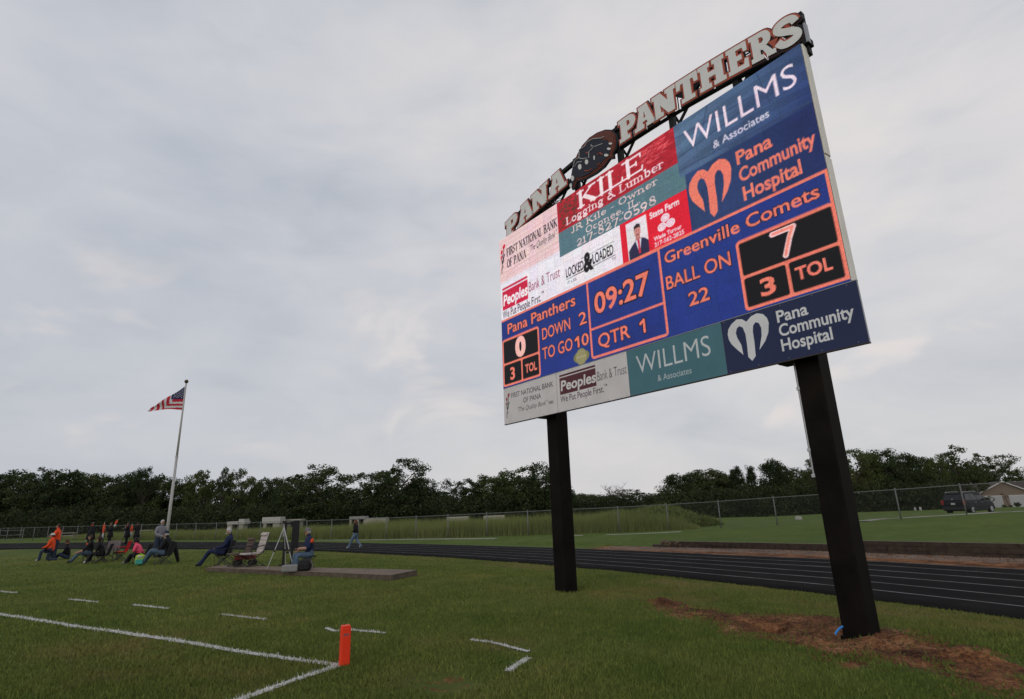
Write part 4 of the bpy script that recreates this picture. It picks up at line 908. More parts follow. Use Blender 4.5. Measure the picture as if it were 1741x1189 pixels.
# gravel lying on the bare strip
def scatter_stones(name, n, fn, rmin, rmax, m_, label):
    V = []; F = []; base = np.array([(1, 0, 0), (-.5, .87, 0), (-.5, -.87, 0), (0, 0, .8)]); fc = np.array([(0, 1, 3), (1, 2, 3), (2, 0, 3)])
    X, Y = fn(n); Z = height(X, Y); r = RNG.uniform(rmin, rmax, len(X)); a = RNG.uniform(0, 6.28, len(X))
    ca, sa = np.cos(a)*r, np.sin(a)*r
    P = np.stack([X[:, None]+base[:, 0]*ca[:, None]-base[:, 1]*sa[:, None], Y[:, None]+base[:, 0]*sa[:, None]+base[:, 1]*ca[:, None], Z[:, None]+base[:, 2]*r[:, None]], -1).reshape(-1, 3)
    F = (np.arange(len(X))*4)[:, None, None]+fc[None]; link(name, np_mesh(name, P, F.reshape(-1, 3), m_), kind='stuff', label=label)
def strip_pts(n):
    s = RNG.uniform(-2, 22, n); L = []
    for v_ in s:
        P, d = wall_pos(max(0, v_)); P = P+d*min(0, v_); n_ = np.array([-d[1], d[0]]); L.append(P-n_*RNG.uniform(.0, 1.5))
    A = np.array(L); q_, _ = seg_side(A[:, 0], A[:, 1], TF[:, :2]); rf, _ = seg_side(np.array([14.]), np.array([24.]), TF[:, :2]); A = A[(q_*rf[0] > 0)]
    return A[:, 0], A[:, 1]
scatter_stones('gravel', 9000, strip_pts, .012, .035, mat('gravel_stone', (.20, .155, .125), .9, var=.4, vscale=1.5), 'pale gravel strewn over the bare strip under the timber wall')
def dirt_pts(n):
    X = RNG.uniform(2, 6, n); Y = RNG.uniform(5.5, 12.6, n); k = poly_sd(X, Y, DIRT) < .05+.2*RNG.uniform(-1, 1, n); return X[k], Y[k]
scatter_stones('soil_clods', 9000, dirt_pts, .006, .022, mat('clod', (.10, .042, .022), .95, var=.5, vscale=3), 'crumbs of brown soil over the dug patch')
# ------------------------------------------------------------------ concrete strips
CONC = mat('pale_concrete', (.26, .25, .22), .85, var=.25, vscale=1.2)
def strip(name, P, w, m_, dz=.02):
    P = [np.array(p[:2], float) for p in P]; Q = []
    for a, b in zip(P[:-1], P[1:]):
        k = max(1, int(np.hypot(*(b-a))/1.)); Q += [a+(b-a)*i/k for i in range(k)]
    Q.append(P[-1]); Q = np.array(Q); T = np.gradient(Q, axis=0); T /= np.hypot(T[:, 0], T[:, 1])[:, None]; n_ = np.stack([-T[:, 1], T[:, 0]], 1)
    A, B = Q-n_*w/2, Q+n_*w/2; za, zb = height(A[:, 0], A[:, 1])+dz, height(B[:, 0], B[:, 1])+dz; m = len(Q)
    vs = [(*A[i], za[i]) for i in range(m)]+[(*B[i], zb[i]) for i in range(m)]+[(*A[i], za[i]-.15) for i in range(m)]+[(*B[i], zb[i]-.15) for i in range(m)]
    fs = [(i, i+1, m+i+1, m+i) for i in range(m-1)]+[(2*m+i, 2*m+i+1, i+1, i) for i in range(m-1)]+[(m+i, m+i+1, 3*m+i+1, 3*m+i) for i in range(m-1)]
    return MB().add(vs, fs).build(name, m_, kind='structure')
def G2(x, y, z): return on_ground(x, y, z)
strip('mow_strip', [G2(540, 919, -.2), G2(650, 918, -.2), G2(845, 915.5, 0)], .45, CONC)
strip('mow_strip', [G2(965, 911.5, 0), G2(992, 910.5, 0)], .35, CONC); strip('mow_strip', [G2(1030, 909.7, .1), G2(1105, 907, .1), G2(1158, 904.5, .1)], .35, CONC)
strip('driveway', [gp(a, b, z) for a, b, z in PATHP[1:]], .9, CONC, .03)
# ------------------------------------------------------------------ chain link fence
GALV = mat('galvanised_steel', (.15, .155, .15), .6, .3); WIREM = mat('fence_wire', (.085, .09, .088), .6, .2)
fr0 = FENCE[0]; froot = empty('chain_link_fence', (fr0[0], fr0[1], 0), label='long grey chain-link fence with a top rail running behind the track', cat='fence')
fs_ = np.r_[0, np.cumsum(np.hypot(*np.diff(FENCE, axis=0).T))]
def fpos(s):
    return np.array([np.interp(s, fs_, FENCE[:, 0]), np.interp(s, fs_, FENCE[:, 1])])
SS = np.arange(1.2, fs_[-1], 3.06); FP = np.array([fpos(s) for s in SS]); FH = height(FP[:, 0], FP[:, 1]); FHT = 1.56
FP0 = FP-fr0
post_me = MB().tube([(0, 0, -.2), (0, 0, FHT+.02)], .034, 8).sphere((0, 0, FHT+.03), .045, 8, 4).mesh('post', GALV, True)
for P, z in zip(FP0, FH):
    o = link('post', post_me, froot); o.location = (P[0], P[1], z)
for i in range(0, len(FP0)-1):
    a, b = (*FP0[i], FH[i]+FHT-.02), (*FP0[i+1], FH[i+1]+FHT-.02)
    MB().tube([a, b], .024, 6, cap=False).build('top_rail', GALV, froot)
V = []; Fq = []
for i in range(len(FP0)-1):
    a, b = FP0[i], FP0[i+1]; L = np.hypot(*(b-a)); sp_ = .085; n_ = int(L/sp_)
    hh = FHT-.05; steps = hh
    for sgn in (1, -1):
        for k in range(-int(hh/sp_), n_+1):
            s0_, s1_ = k*sp_, k*sp_+hh
            z0_, z1_ = 0., hh
            if s0_ < 0: z0_ -= s0_; s0_ = 0
            if s1_ > L: z1_ -= s1_-L; s1_ = L
            if s1_ <= s0_: continue
            ta, tb = s0_/L, s1_/L
            if sgn < 0: ta, tb = 1-ta, 1-tb
            pa, pb = a*(1-ta)+b*ta, a*(1-tb)+b*tb; ga, gb = FH[i]*(1-ta)+FH[i+1]*ta, FH[i]*(1-tb)+FH[i+1]*tb
            n0 = len(V); w_ = .0021
            V += [(pa[0], pa[1], ga+z0_+.03-w_), (pb[0], pb[1], gb+z1_+.03-w_), (pb[0], pb[1], gb+z1_+.03+w_), (pa[0], pa[1], ga+z0_+.03+w_)]; Fq.append((n0, n0+1, n0+2, n0+3))
link('chain_mesh', np_mesh('chain_mesh', np.array(V), np.array(Fq), WIREM), froot, kind='stuff')
# gate railing at the far left end
gr = empty('metal_gate', (*gp(22, 921, -.1)[:2], -.12), math.radians(-18), label='grey tubular gate at the far left end of the fence', cat='gate')
MB().tube([(-2.6, 0, 0), (-2.6, 0, 1.5)], .04).build('gate_post', GALV, gr); MB().tube([(1.5, 0, 0), (1.5, 0, 1.5)], .04).build('gate_post', GALV, gr)
for z in (.2, .75, 1.3): MB().tube([(-2.6, 0, z), (1.5, 0, z)], .025).build('gate_rail', GALV, gr)
# ------------------------------------------------------------------ tall weeds behind the fence
def weeds(name, n, px0, px1, hfun, off0, off1, w, base, label):
    s = RNG.uniform(0, fs_[-1], n*3); P = np.array([fpos(v_) for v_ in s]); T = np.array([fpos(v_+.3) for v_ in s])-P; T /= np.hypot(T[:, 0], T[:, 1])[:, None]
    o_ = off0+(off1-off0)*RNG.uniform(0, 1, len(s))**1.3; P = P+np.stack([-T[:, 1], T[:, 0]], 1)*o_[:, None]
    q_ = proj(np.stack([P[:, 0], P[:, 1], np.zeros(len(P))], 1)); k = (q_[:, 0] > px0) & (q_[:, 0] < px1); P = P[k][:n]; q_ = q_[k][:n]
    h = hfun(q_[:, 0])*(.75+.5*(vnoise(P[:, 0], P[:, 1], .5, 3)+.5))
    V, F_ = blades(P[:, 0], P[:, 1], 1., w, lean=.22)
    Z = height(P[:, 0], P[:, 1]); V = V.reshape(-1, 3, 3); V[:, 2, 2] = Z+(V[:, 2, 2]-Z)*h; V[:, 2, :2] = V[:, 0, :2]+(V[:, 2, :2]-V[:, 0, :2])*1.
    link(name, np_mesh(name, V.reshape(-1, 3), F_, blade_mat(name, base, (.22, .24, .085), .45)), kind='stuff', label=label)
weeds('tall_weeds', 170000, 95, 1190, lambda x: np.interp(x, [95, 150, 260, 400, 560, 640, 800, 1000, 1100, 1160, 1190], [.1, .4, .68, .70, .90, 1.18, 1.14, 1.16, 1.15, .7, .15]), .5, 11, .026, 1.25, 'strip of tall weedy grass growing behind the fence')
def mound_bush():
    n = 16000; c = at(1122, 890, 41.); c2 = at(1165, 890, 40.); cc = [(c[0], c[1], 2.6, 1.55), (c[0]-2.4, c[1]+1.0, 2.6, 1.25), (c2[0]-.4, c2[1], 1.9, 1.1), (c2[0]+1.2, c2[1]-.2, 1.2, .65)]
    Vs = []; Z0 = .05
    for x, y, r, h in cc:
        m = n//4; a = RNG.uniform(0, 6.28, m); b = np.arccos(RNG.uniform(0, 1, m)); k = .65+.38*RNG.uniform(0, 1, m)**.5
        X = x+r*k*np.sin(b)*np.cos(a); Y = y+r*.8*k*np.sin(b)*np.sin(a); Z = Z0+h*k*np.cos(b)
        L = RNG.uniform(.18, .42, m); V, F_ = blades(X, Y, 1., .05, Z=Z, lean=.5); V = V.reshape(-1, 3, 3); V[:, 2, 2] = Z+L*RNG.uniform(.3, 1, m); Vs.append(V.reshape(-1, 3))
    V = np.vstack(Vs); o = link('willow_shrub', np_mesh('willow_shrub', V-[c[0], c[1], 0], np.arange(len(V)).reshape(-1, 3), blade_mat('shrub_leaf', 1.4, (.13, .16, .055), .5)), label='rounded pale green shrub mound at the right end of the weeds', cat='shrub'); o.location = (c[0], c[1], 0)
mound_bush()
# ------------------------------------------------------------------ trees
def leaf_mat(name, c0, c1, c2):
    m = bpy.data.materials.new(name); m.use_nodes = True; t = m.node_tree; t.nodes.clear(); q = G(t)
    b = q.n('ShaderNodeBsdfPrincipled'); o = q.n('ShaderNodeOutputMaterial'); b.inputs['Roughness'].default_value = .7; b.inputs['Specular IOR Level'].default_value = .15
    ge = q.n('ShaderNodeNewGeometry'); oi = q.n('ShaderNodeObjectInfo')
    f = q.math('ADD', q.math('MULTIPLY', ge.outputs['Random Per Island'], .55), q.math('MULTIPLY', q.noise(ge.outputs['Position'], .35, 3, .5), .45))
    col = q.ramp(f, [(.2, c0), (.5, c1), (.8, c2)]); k = q.ramp(oi.outputs['Random'], [(0, (.62, .68, .74)), (.5, (1, 1, 1)), (1, (1.5, 1.38, 1.1))])
    t.links.new(q.mix(1., col, k, 'MULTIPLY'), b.inputs['Base Color'])
    tr_ = q.n('ShaderNodeBsdfTranslucent'); t.links.new(col, tr_.inputs[0]); mx = q.n('ShaderNodeMixShader'); mx.inputs[0].default_value = .2
    t.links.new(b.outputs[0], mx.inputs[1]); t.links.new(tr_.outputs[0], mx.inputs[2]); t.links.new(mx.outputs[0], o.inputs[0]); return m
LEAFD = leaf_mat('leaf_dark', (.028, .043, .016), (.048, .067, .024), (.078, .100, .038)); LEAFL = leaf_mat('leaf_light', (.038, .050, .016), (.06, .076, .025), (.10, .105, .042))
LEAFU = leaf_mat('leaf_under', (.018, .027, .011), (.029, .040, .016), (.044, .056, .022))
BARK = mat('bark', (.06, .048, .038), .9, var=.4, vscale=4)
def leaves(C, R, per, size):
    """C clump centres, R radii -> quad mesh arrays"""
    n = len(C)*per; c = np.repeat(C, per, 0); r = np.repeat(R, per)[:, None]
    d = RNG.normal(0, 1, (n, 3)); d /= np.linalg.norm(d, axis=1)[:, None]; p = c+d*r*(RNG.uniform(0, 1, (n, 1))**.5)*np.array([1, 1, .8])
    u = RNG.normal(0, 1, (n, 3)); u /= np.linalg.norm(u, axis=1)[:, None]; w = np.cross(u, RNG.normal(0, 1, (n, 3))); w /= np.linalg.norm(w, axis=1)[:, None]
    s = size*RNG.uniform(.5, 1.2, (n, 1)); V = np.stack([p-u*s, p+w*s*.55, p+u*s, p-w*s*.55], 1).reshape(-1, 3); return V, np.arange(4*n).reshape(-1, 4)
def tree_proto(kind):
    """unit tree 10 m tall with its crown about 7 m wide"""
    H = 10.; t = MB(); cl = []; rad = []
    lean = RNG.uniform(-.4, .4, 2)
    top = {'poplar': .9, 'round': .7, 'spread': .62, 'sparse': .8, 'bare': .6}[kind]*H
    t.tube([(0, 0, -.6), (lean[0]*.2, lean[1]*.2, H*.25), (lean[0]*.6, lean[1]*.6, H*.5), (lean[0], lean[1], top)], [.24, .19, .13, .05], 7)
    nl = {'poplar': 12, 'round': 16, 'spread': 13, 'sparse': 15, 'bare': 12}[kind]
    for i in range(nl):
        z0 = H*RNG.uniform(.16, .62 if kind != 'bare' else .5); a = i*2.4+RNG.uniform(-.4, .4)
        L = {'poplar': 1.3, 'round': 2.7, 'spread': 3.1, 'sparse': 2.7, 'bare': 2.4}[kind]*RNG.uniform(.7, 1.15)
        rise = {'poplar': 2.2, 'round': 1.3, 'spread': 2.9, 'sparse': 2.8, 'bare': 3.6}[kind]*RNG.uniform(.6, 1.2)
        b0 = Vector((lean[0]*z0/H, lean[1]*z0/H, z0)); e = b0+Vector((math.cos(a)*L, math.sin(a)*L, rise)); m_ = b0.lerp(e, .5)+Vector((0, 0, -.25+RNG.uniform(0, .3)))
        e.z = min(e.z, H*.93)
        t.tube([b0, m_, e], [.09, .06, .025], 5); 
        for k in range(4 if kind == 'bare' else 3):
            f = RNG.uniform(.45, .9); p = b0.lerp(e, f); q_ = p+Vector((RNG.uniform(-1, 1), RNG.uniform(-1, 1), RNG.uniform(.4, 1.4)))*(.9 if kind != 'bare' else 1.2); q_.z = min(q_.z, H*.98); t.tube([p, q_], [.035, .012], 4); cl.append(q_); rad.append(RNG.uniform(.45, .85))
            if kind == 'bare':
                for j in range(3): w_ = q_+Vector((RNG.uniform(-.7, .7), RNG.uniform(-.7, .7), RNG.uniform(.1, .9))); t.tube([p.lerp(q_, .6), w_], [.02, .008], 3)
        cl.append(e); rad.append(RNG.uniform(.6, 1.0))
    if kind == 'bare': return t.mesh('trunk', mat('dead_bark', (.17, .15, .13), .9)), None, None
    n = {'poplar': 95, 'round': 150, 'spread': 70, 'sparse': 60}[kind]
    for i in range(n):
        a = RNG.uniform(0, 6.28); zf = RNG.uniform(0.02, 1) if kind in ('round', 'poplar') else RNG.uniform(.0, 1)
        if kind == 'poplar': w_ = 2.1*math.sin(math.pi*min(.97, zf*.80+.14))**.5
        elif kind == 'round': w_ = 3.5*(1-abs(zf-.42)**2.0*1.9)
        else: w_ = 3.4*(.55+.45*math.sin(math.pi*zf)) if zf < .5 else 3.6*(1-((zf-.5)/.5)**2.4*.85)
        r = w_*RNG.uniform(.35, 1.)**.6*(1+.25*math.sin(a*3+kindseed[kind])); z = .6+zf*(H-1.2)
        if kind in ('spread', 'sparse') and zf > .42:      # leave sky gaps in the upper crown
            if math.sin(a*2.3+z*1.7+kindseed[kind]*3) > .15: continue
        cl.append(Vector((r*math.cos(a), r*math.sin(a), z+RNG.uniform(-.2, .3)))); rad.append(RNG.uniform(.5, 1.05)*(1.0 if kind in ('round', 'poplar') else .8))
    C_ = np.array([tuple(c) for c in cl]); V, F_ = leaves(C_, np.array(rad), 74 if kind != 'sparse' else 50, .155)
    k = V[:, 2].max(); V[:, 2] *= 10./k
    return t.mesh('trunk', BARK), np_mesh('crown', V, F_, LEAFD), np_mesh('crown', V, F_, LEAFL)
kindseed = {'poplar': 1, 'round': 2, 'spread': 3, 'sparse': 4, 'bare': 5}
PROTO = {}
for k_, n_ in (('round', 5), ('spread', 4), ('sparse', 2), ('poplar', 3), ('bare', 1)):
    PROTO[k_] = []
    for i in range(n_): kindseed[k_] += .7; PROTO[k_].append(tree_proto(k_))
ORD = 'first second third fourth fifth sixth seventh eighth ninth tenth eleventh twelfth thirteenth fourteenth fifteenth sixteenth seventeenth eighteenth nineteenth twentieth twenty-first twenty-second twenty-third twenty-fourth twenty-fifth twenty-sixth twenty-seventh twenty-eighth twenty-ninth thirtieth'.split()
# photo x, top y, crown width px, kind, depth, light leaf
TREES = [(-150, 806, 120, 'round', 108, 0), (-60, 812, 110, 'round', 104, 0), (-12, 803, 90, 'round', 106, 0), (38, 799, 95, 'round', 104, 0), (72, 793, 78, 'spread', 100, 0), (112, 797, 80, 'round', 98, 0), (152, 799, 62, 'round', 106, 0), (178, 804, 50, 'spread', 104, 0), (206, 806, 56, 'round', 100, 0), (232, 798, 60, 'round', 108, 0), (252, 791, 34, 'sparse', 100, 0), (284, 805, 66, 'round', 104, 0), (318, 815, 54, 'poplar', 106, 0), (348, 797, 52, 'spread', 98, 0), (384, 792, 24, 'sparse', 96, 0), (412, 796, 52, 'spread', 98, 0), (455, 809, 60, 'round', 110, 0), (482, 813, 40, 'poplar', 108, 0), (508, 806, 66, 'round', 102, 0), (553, 789, 108, 'spread', 92, 0), (612, 829, 46, 'round', 112, 0), (648, 800, 60, 'spread', 92, 0), (680, 777, 92, 'spread', 90, 0), (716, 810, 60, 'round', 94, 0), (748, 834, 60, 'round', 108, 0),
 (792, 812, 62, 'spread', 84, 0), (838, 805, 84, 'round', 86, 0), (880, 794, 66, 'spread', 84, 0), (914, 786, 74, 'round', 82, 0), (948, 812, 50, 'round', 88, 0), (968, 838, 40, 'round', 130, 0),
 (998, 838, 64, 'round', 150, 0), (1042, 817, 54, 'bare', 140, 0), (1038, 841, 60, 'round', 150, 0), (1078, 831, 72, 'spread', 140, 0), (1112, 842, 46, 'round', 160, 0),
 (1156, 803, 76, 'round', 96, 0), (1195, 797, 84, 'round', 98, 1), (1228, 803, 36, 'poplar', 100, 0), (1247, 791, 40, 'poplar', 96, 0), (1273, 790, 28, 'poplar', 98, 0), (1308, 779, 56, 'poplar', 94, 0), (1326, 786, 40, 'poplar', 96, 0), (1352, 795, 60, 'round', 100, 0), (1376, 778, 26, 'sparse', 92, 1), (1400, 790, 60, 'round', 100, 0), (1440, 762, 58, 'spread', 88, 1), (1473, 764, 54, 'poplar', 90, 0), (1498, 762, 60, 'round', 92, 0), (1532, 767, 62, 'round', 94, 0), (1560, 775, 54, 'round', 96, 0), (1586, 776, 40, 'sparse', 92, 0), (1622, 755, 74, 'spread', 96, 1), (1650, 788, 60, 'round', 136, 0), (1684, 773, 64, 'spread', 138, 1), (1748, 806, 34, 'spread', 150, 0), (1800, 800, 90, 'round', 150, 0), (1900, 790, 110, 'round', 130, 0), (2020, 780, 130, 'round', 120, 0)]
DESC = {'round': 'rounded tree', 'spread': 'open-crowned tree', 'sparse': 'thin wispy tree', 'poplar': 'narrow upright tree', 'bare': 'leafless dead tree'}
cnt = {'l': 0, 'm': 0, 'r': 0}
for i, (px, py, wd, kd, D, light) in enumerate(TREES):
    P = at(px, py, D); zb = hz_at(P[0], P[1]); H_ = P[2]-zb; Wm = wd/FPX*D*1.16
    pr_ = PROTO[kd][i % len(PROTO[kd])]
    zone = 'l' if px < 770 else ('m' if px < 1120 else 'r'); cnt[zone] += 1
    where = {'l': 'in the tree line left of the far post', 'm': 'among the trees behind the far post', 'r': 'in the tree line on the right'}[zone]
    lab = '%s, %s %s' % (('light green ' if light else ('dead ' if kd == 'bare' else 'dark ')).replace('dead ', '')+DESC[kd], ORD[cnt[zone]-1], where)
    r_ = empty('tree', (P[0], P[1], zb), RNG.uniform(0, 6.28), label=lab, cat='tree', group='trees beyond the fence')
    sx = Wm/7.; sz = H_/10.
    t_ = link('trunk', pr_[0], r_); t_.scale = (sx, sx, sz)
    if pr_[1]: c_ = link('crown', pr_[2] if light else pr_[1], r_); c_.scale = (sx, sx, sz)
def far_wood():
    xs_, ys_ = [], []
    SK = sorted([(a, b) for a, b, *_r3 in TREES]); kx = np.array([a for a, b in SK], float); ky = np.array([b for a, b in SK], float)
    gap = [(760, 846), (775, 846), (1128, 846)]
    C_ = []; R_ = []
    for i in range(6500):
        px = RNG.uniform(-260, 2100); D = RNG.uniform(104, 122) if not (960 < px < 1128) else RNG.uniform(150, 165)
        if px > 1640: D = RNG.uniform(140, 155)
        if 1716 < px < 1790: continue
        yt = np.interp(px, kx, ky)+RNG.uniform(24, 50)+12*math.sin(px*.05)
        if 590 < px < 630: yt = max(yt, 836)
        if 752 < px < 782: yt = max(yt, 846)
        if 935 < px < 985: yt = max(yt, 846)
        P = at(px, yt, D); z = RNG.uniform(-1, max(-.4, P[2])); C_.append((P[0], P[1], z)); R_.append(RNG.uniform(.9, 1.6))
    C_ = np.array(C_); V, F_ = leaves(C_, np.array(R_), 46, .28)
    link('far_wood', np_mesh('far_wood', V, F_, LEAFD), kind='stuff', label='dense dark wood filling in behind the line of trees')
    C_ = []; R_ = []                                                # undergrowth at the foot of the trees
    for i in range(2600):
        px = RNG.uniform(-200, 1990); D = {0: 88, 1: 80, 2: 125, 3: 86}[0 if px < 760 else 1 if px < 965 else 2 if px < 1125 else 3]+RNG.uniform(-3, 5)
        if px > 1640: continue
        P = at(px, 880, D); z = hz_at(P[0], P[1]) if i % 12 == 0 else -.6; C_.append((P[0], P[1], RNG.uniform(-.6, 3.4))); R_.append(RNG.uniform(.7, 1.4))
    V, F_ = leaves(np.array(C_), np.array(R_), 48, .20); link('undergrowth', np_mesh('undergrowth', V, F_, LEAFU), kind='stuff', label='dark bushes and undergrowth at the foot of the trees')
far_wood()
# ------------------------------------------------------------------ concrete pad, pylon, flagpole
PADM = mat('worn_concrete', (.155, .115, .085), .9, var=.25, vscale=1.6, bump=.3, bscale=30); PADS = mat('concrete_edge', (.10, .078, .058), .95, var=.35, vscale=5, bump=.5)
zp = .13
pc = [gp(350, 965, zp), gp(665, 978.2, zp), gp(709.6, 969, zp), gp(376, 961.3, zp)]
o0 = np.array([pc[0][0], pc[0][1], 0])
pad = MB(); pad.add([tuple(p-o0) for p in pc]+[(p[0]-o0[0], p[1]-o0[1], -.15) for p in pc], [(0, 1, 2, 3)], 0); pad.add([tuple(p-o0) for p in pc]+[(p[0]-o0[0], p[1]-o0[1], -.15) for p in pc], [(0, 4, 5, 1), (1, 5, 6, 2), (2, 6, 7, 3), (3, 7, 4, 0)], 1)
po = pad.build('concrete_pad', [PADM, PADS], label='long low weathered concrete pad set in the grass', cat='concrete pad', bevel=.01); po.location = tuple(o0)
# orange corner pylon, 10 x 10 x 46 cm with a rounded top
PYO = mat('pylon_orange', (.80, .042, .010), .55, var=.06, vscale=20)
q0 = gp(585, 1133); pr = empty('pylon', (q0[0], q0[1], hz_at(q0[0], q0[1])), math.radians(28), label='bright orange square corner pylon where the two white lines meet', cat='pylon')
m_ = MB(); m_.box((0, 0, .22), (.115, .115, .44)); bo = m_.build('body', PYO, pr, bevel=.014)
m_ = MB(); m_.box((0, 0, .447), (.106, .106, .02)); m_.build('cap', PYO, pr, bevel=.009)
LOGO = mat('pylon_mark', (.16, .10, .12), .6)
lg = MB()
for x in (-.028, -.004, .02): lg.add([(x-.012, -.0590, .345), (x+.016, -.0590, .350), (x+.008, -.0590, .376), (x-.004, -.0590, .366)], [(0, 1, 2, 3)])
lg.build('printed_mark', LOGO, bo, kind='stuff')
lg = MB()
for y in (-.02, .012): lg.add([(.0590, y-.012, .350), (.0590, y+.014, .345), (.0590, y+.006, .374)], [(0, 1, 2)])
lg.build('printed_mark', LOGO, bo, kind='stuff')
# flagpole
fpb = on_ground(279.5, 941); D_ = float(fpb[1])
tip = at(316, 652, D_); HP = tip[2]-fpb[2]
WPOLE = mat('pole_white', (.42, .41, .40), .45, var=.08)
fpole = empty('flagpole', fpb, label='tall white tapered flagpole behind the seated spectators', cat='flagpole')
MB().tube([(0, 0, -.1), (0, 0, HP*.55)], [.095, .072], 12).build('lower_pole', WPOLE, fpole, True); MB().tube([(0, 0, HP*.55), (0, 0, HP)], [.064, .042], 12).build('upper_pole', WPOLE, fpole, True)
MB().tube([(0, 0, HP*.55-.05), (0, 0, HP*.55+.04)], .085, 12).build('pole_joint', WPOLE, fpole); MB().sphere((0, 0, HP+.12), .12, 14, 10).tube([(0, 0, HP), (0, 0, HP+.06)], .03, 8).build('finial', mat('finial_brass', (.085, .06, .035), .4, .6), fpole, True)
MB().tube([(.09, -.03, .9), (.07, -.03, HP*.5), (.05, -.02, HP-.1)], .006, 4).build('halyard', mat('rope', (.5, .5, .48), .9), fpole); MB().box((.09, -.02, 1.3), (.04, .05, .16)).build('cleat', GALV, fpole)
RED = mat('flag_red', (.42, .012, .03), .8); FW = mat('flag_white', (.55, .55, .56), .8); FB = mat('flag_blue', (.012, .016, .075), .8)
def big_flag():
    zt = at(311.5, 657, D_)[2]-fpb[2]; zb = at(306, 698, D_)[2]-fpb[2]; sc = FPX/D_; L = 57/sc*1.0
    nx, nz = 66, 36; m = MB(); vs = []; fs = []; mi = []
    for i in range(nx+1):
        s = i/nx
        ztop = zt-(zt-zb)*(.88*s**.95); zbot = zb+.30*math.sin(math.pi*s)*.45-(.06*s); 
        if s > .96: q_ = (s-.96)/.04; zc_ = (ztop+zbot)/2; ztop += (zc_-ztop)*q_*.55; zbot += (zc_-zbot)*q_*.55
        for j in range(nz+1):
            t = j/nz; z = ztop+(zbot-ztop)*t; y = .09*math.sin(s*9+t*2.2)*(.2+s)+.05*math.sin(t*7+s*5)*s
            vs.append((-.06-s*L, y, z))
    for i in range(nx):
        for j in range(nz):
            a = i*(nz+1)+j; fs.append((a, a+1, a+nz+2, a+nz+1)); s = (i+.5)/nx
            z = (vs[a][2]+vs[a+1][2])/2; zz = (z-zb)/(zt-zb)         # 0 at the foot of the hoist, 1 at its head
            xq = s*1.15; 
            if zz > .47+0*s and s < .36: mi.append(2); continue
            # stripes run level near the hoist and turn down across the fold
            q_ = max((s-.24)*12.6, (0.44-zz)*12.4) if s > .26 else (0.44-zz)*12.4
            mi.append(0 if int(max(0, q_)) % 2 == 0 else 1)
    m.add(vs, fs); m.mi = mi
    o = m.build('flag', [RED, FW, FB], label='striped flag with a starred blue corner flying from the flagpole', cat='flag', smooth=True); o.location = fpb
    st_ = MB()
    for i in range(1, 23, 3):
        for j in range(1, 20, 3):
            a = i*(nz+1)+j; p = vs[a]; zz = (p[2]-zb)/(zt-zb)
            if zz > .52 and i/nx < .33: k = .028; st_.add([(p[0]-k, p[1]-.012, p[2]), (p[0], p[1]-.012, p[2]-k), (p[0]+k, p[1]-.012, p[2]), (p[0], p[1]-.012, p[2]+k)], [(0, 1, 2, 3)])
    st_.build('star', FW, o, kind='stuff')
big_flag()
# ------------------------------------------------------------------ people
SKIN = mat('skin', (.36, .20, .14), .6); DENIM = mat('denim', (.075, .115, .17), .9, var=.2, vscale=12); BLACKC = mat('black_cloth', (.012, .012, .014), .95, var=.3, vscale=15)
def cloth(n, c): return mat('cloth_'+n, c, .92, var=.15, vscale=14)
def skin_mesh(nodes, edges, segs):
    """nodes: list of (co, radius); one continuous skin; returns arrays"""
    me = bpy.data.meshes.new('t'); me.from_pydata([n[0] for n in nodes], edges, []); o = bpy.data.objects.new('t', me); COL.objects.link(o)
    sk = o.modifiers.new('s', 'SKIN'); sk.use_smooth_shade = True
    L = me.skin_vertices[0].data
    for i, n in enumerate(nodes):
        r = n[1]; L[i].radius = r if isinstance(r, tuple) else (r, r); L[i].use_root = (i == 0)
    sb = o.modifiers.new('b', 'SUBSURF'); sb.levels = 1
    dg = bpy.context.evaluated_depsgraph_get(); out = bpy.data.meshes.new_from_object(o.evaluated_get(dg)); bpy.data.objects.remove(o); bpy.data.meshes.remove(me); return out
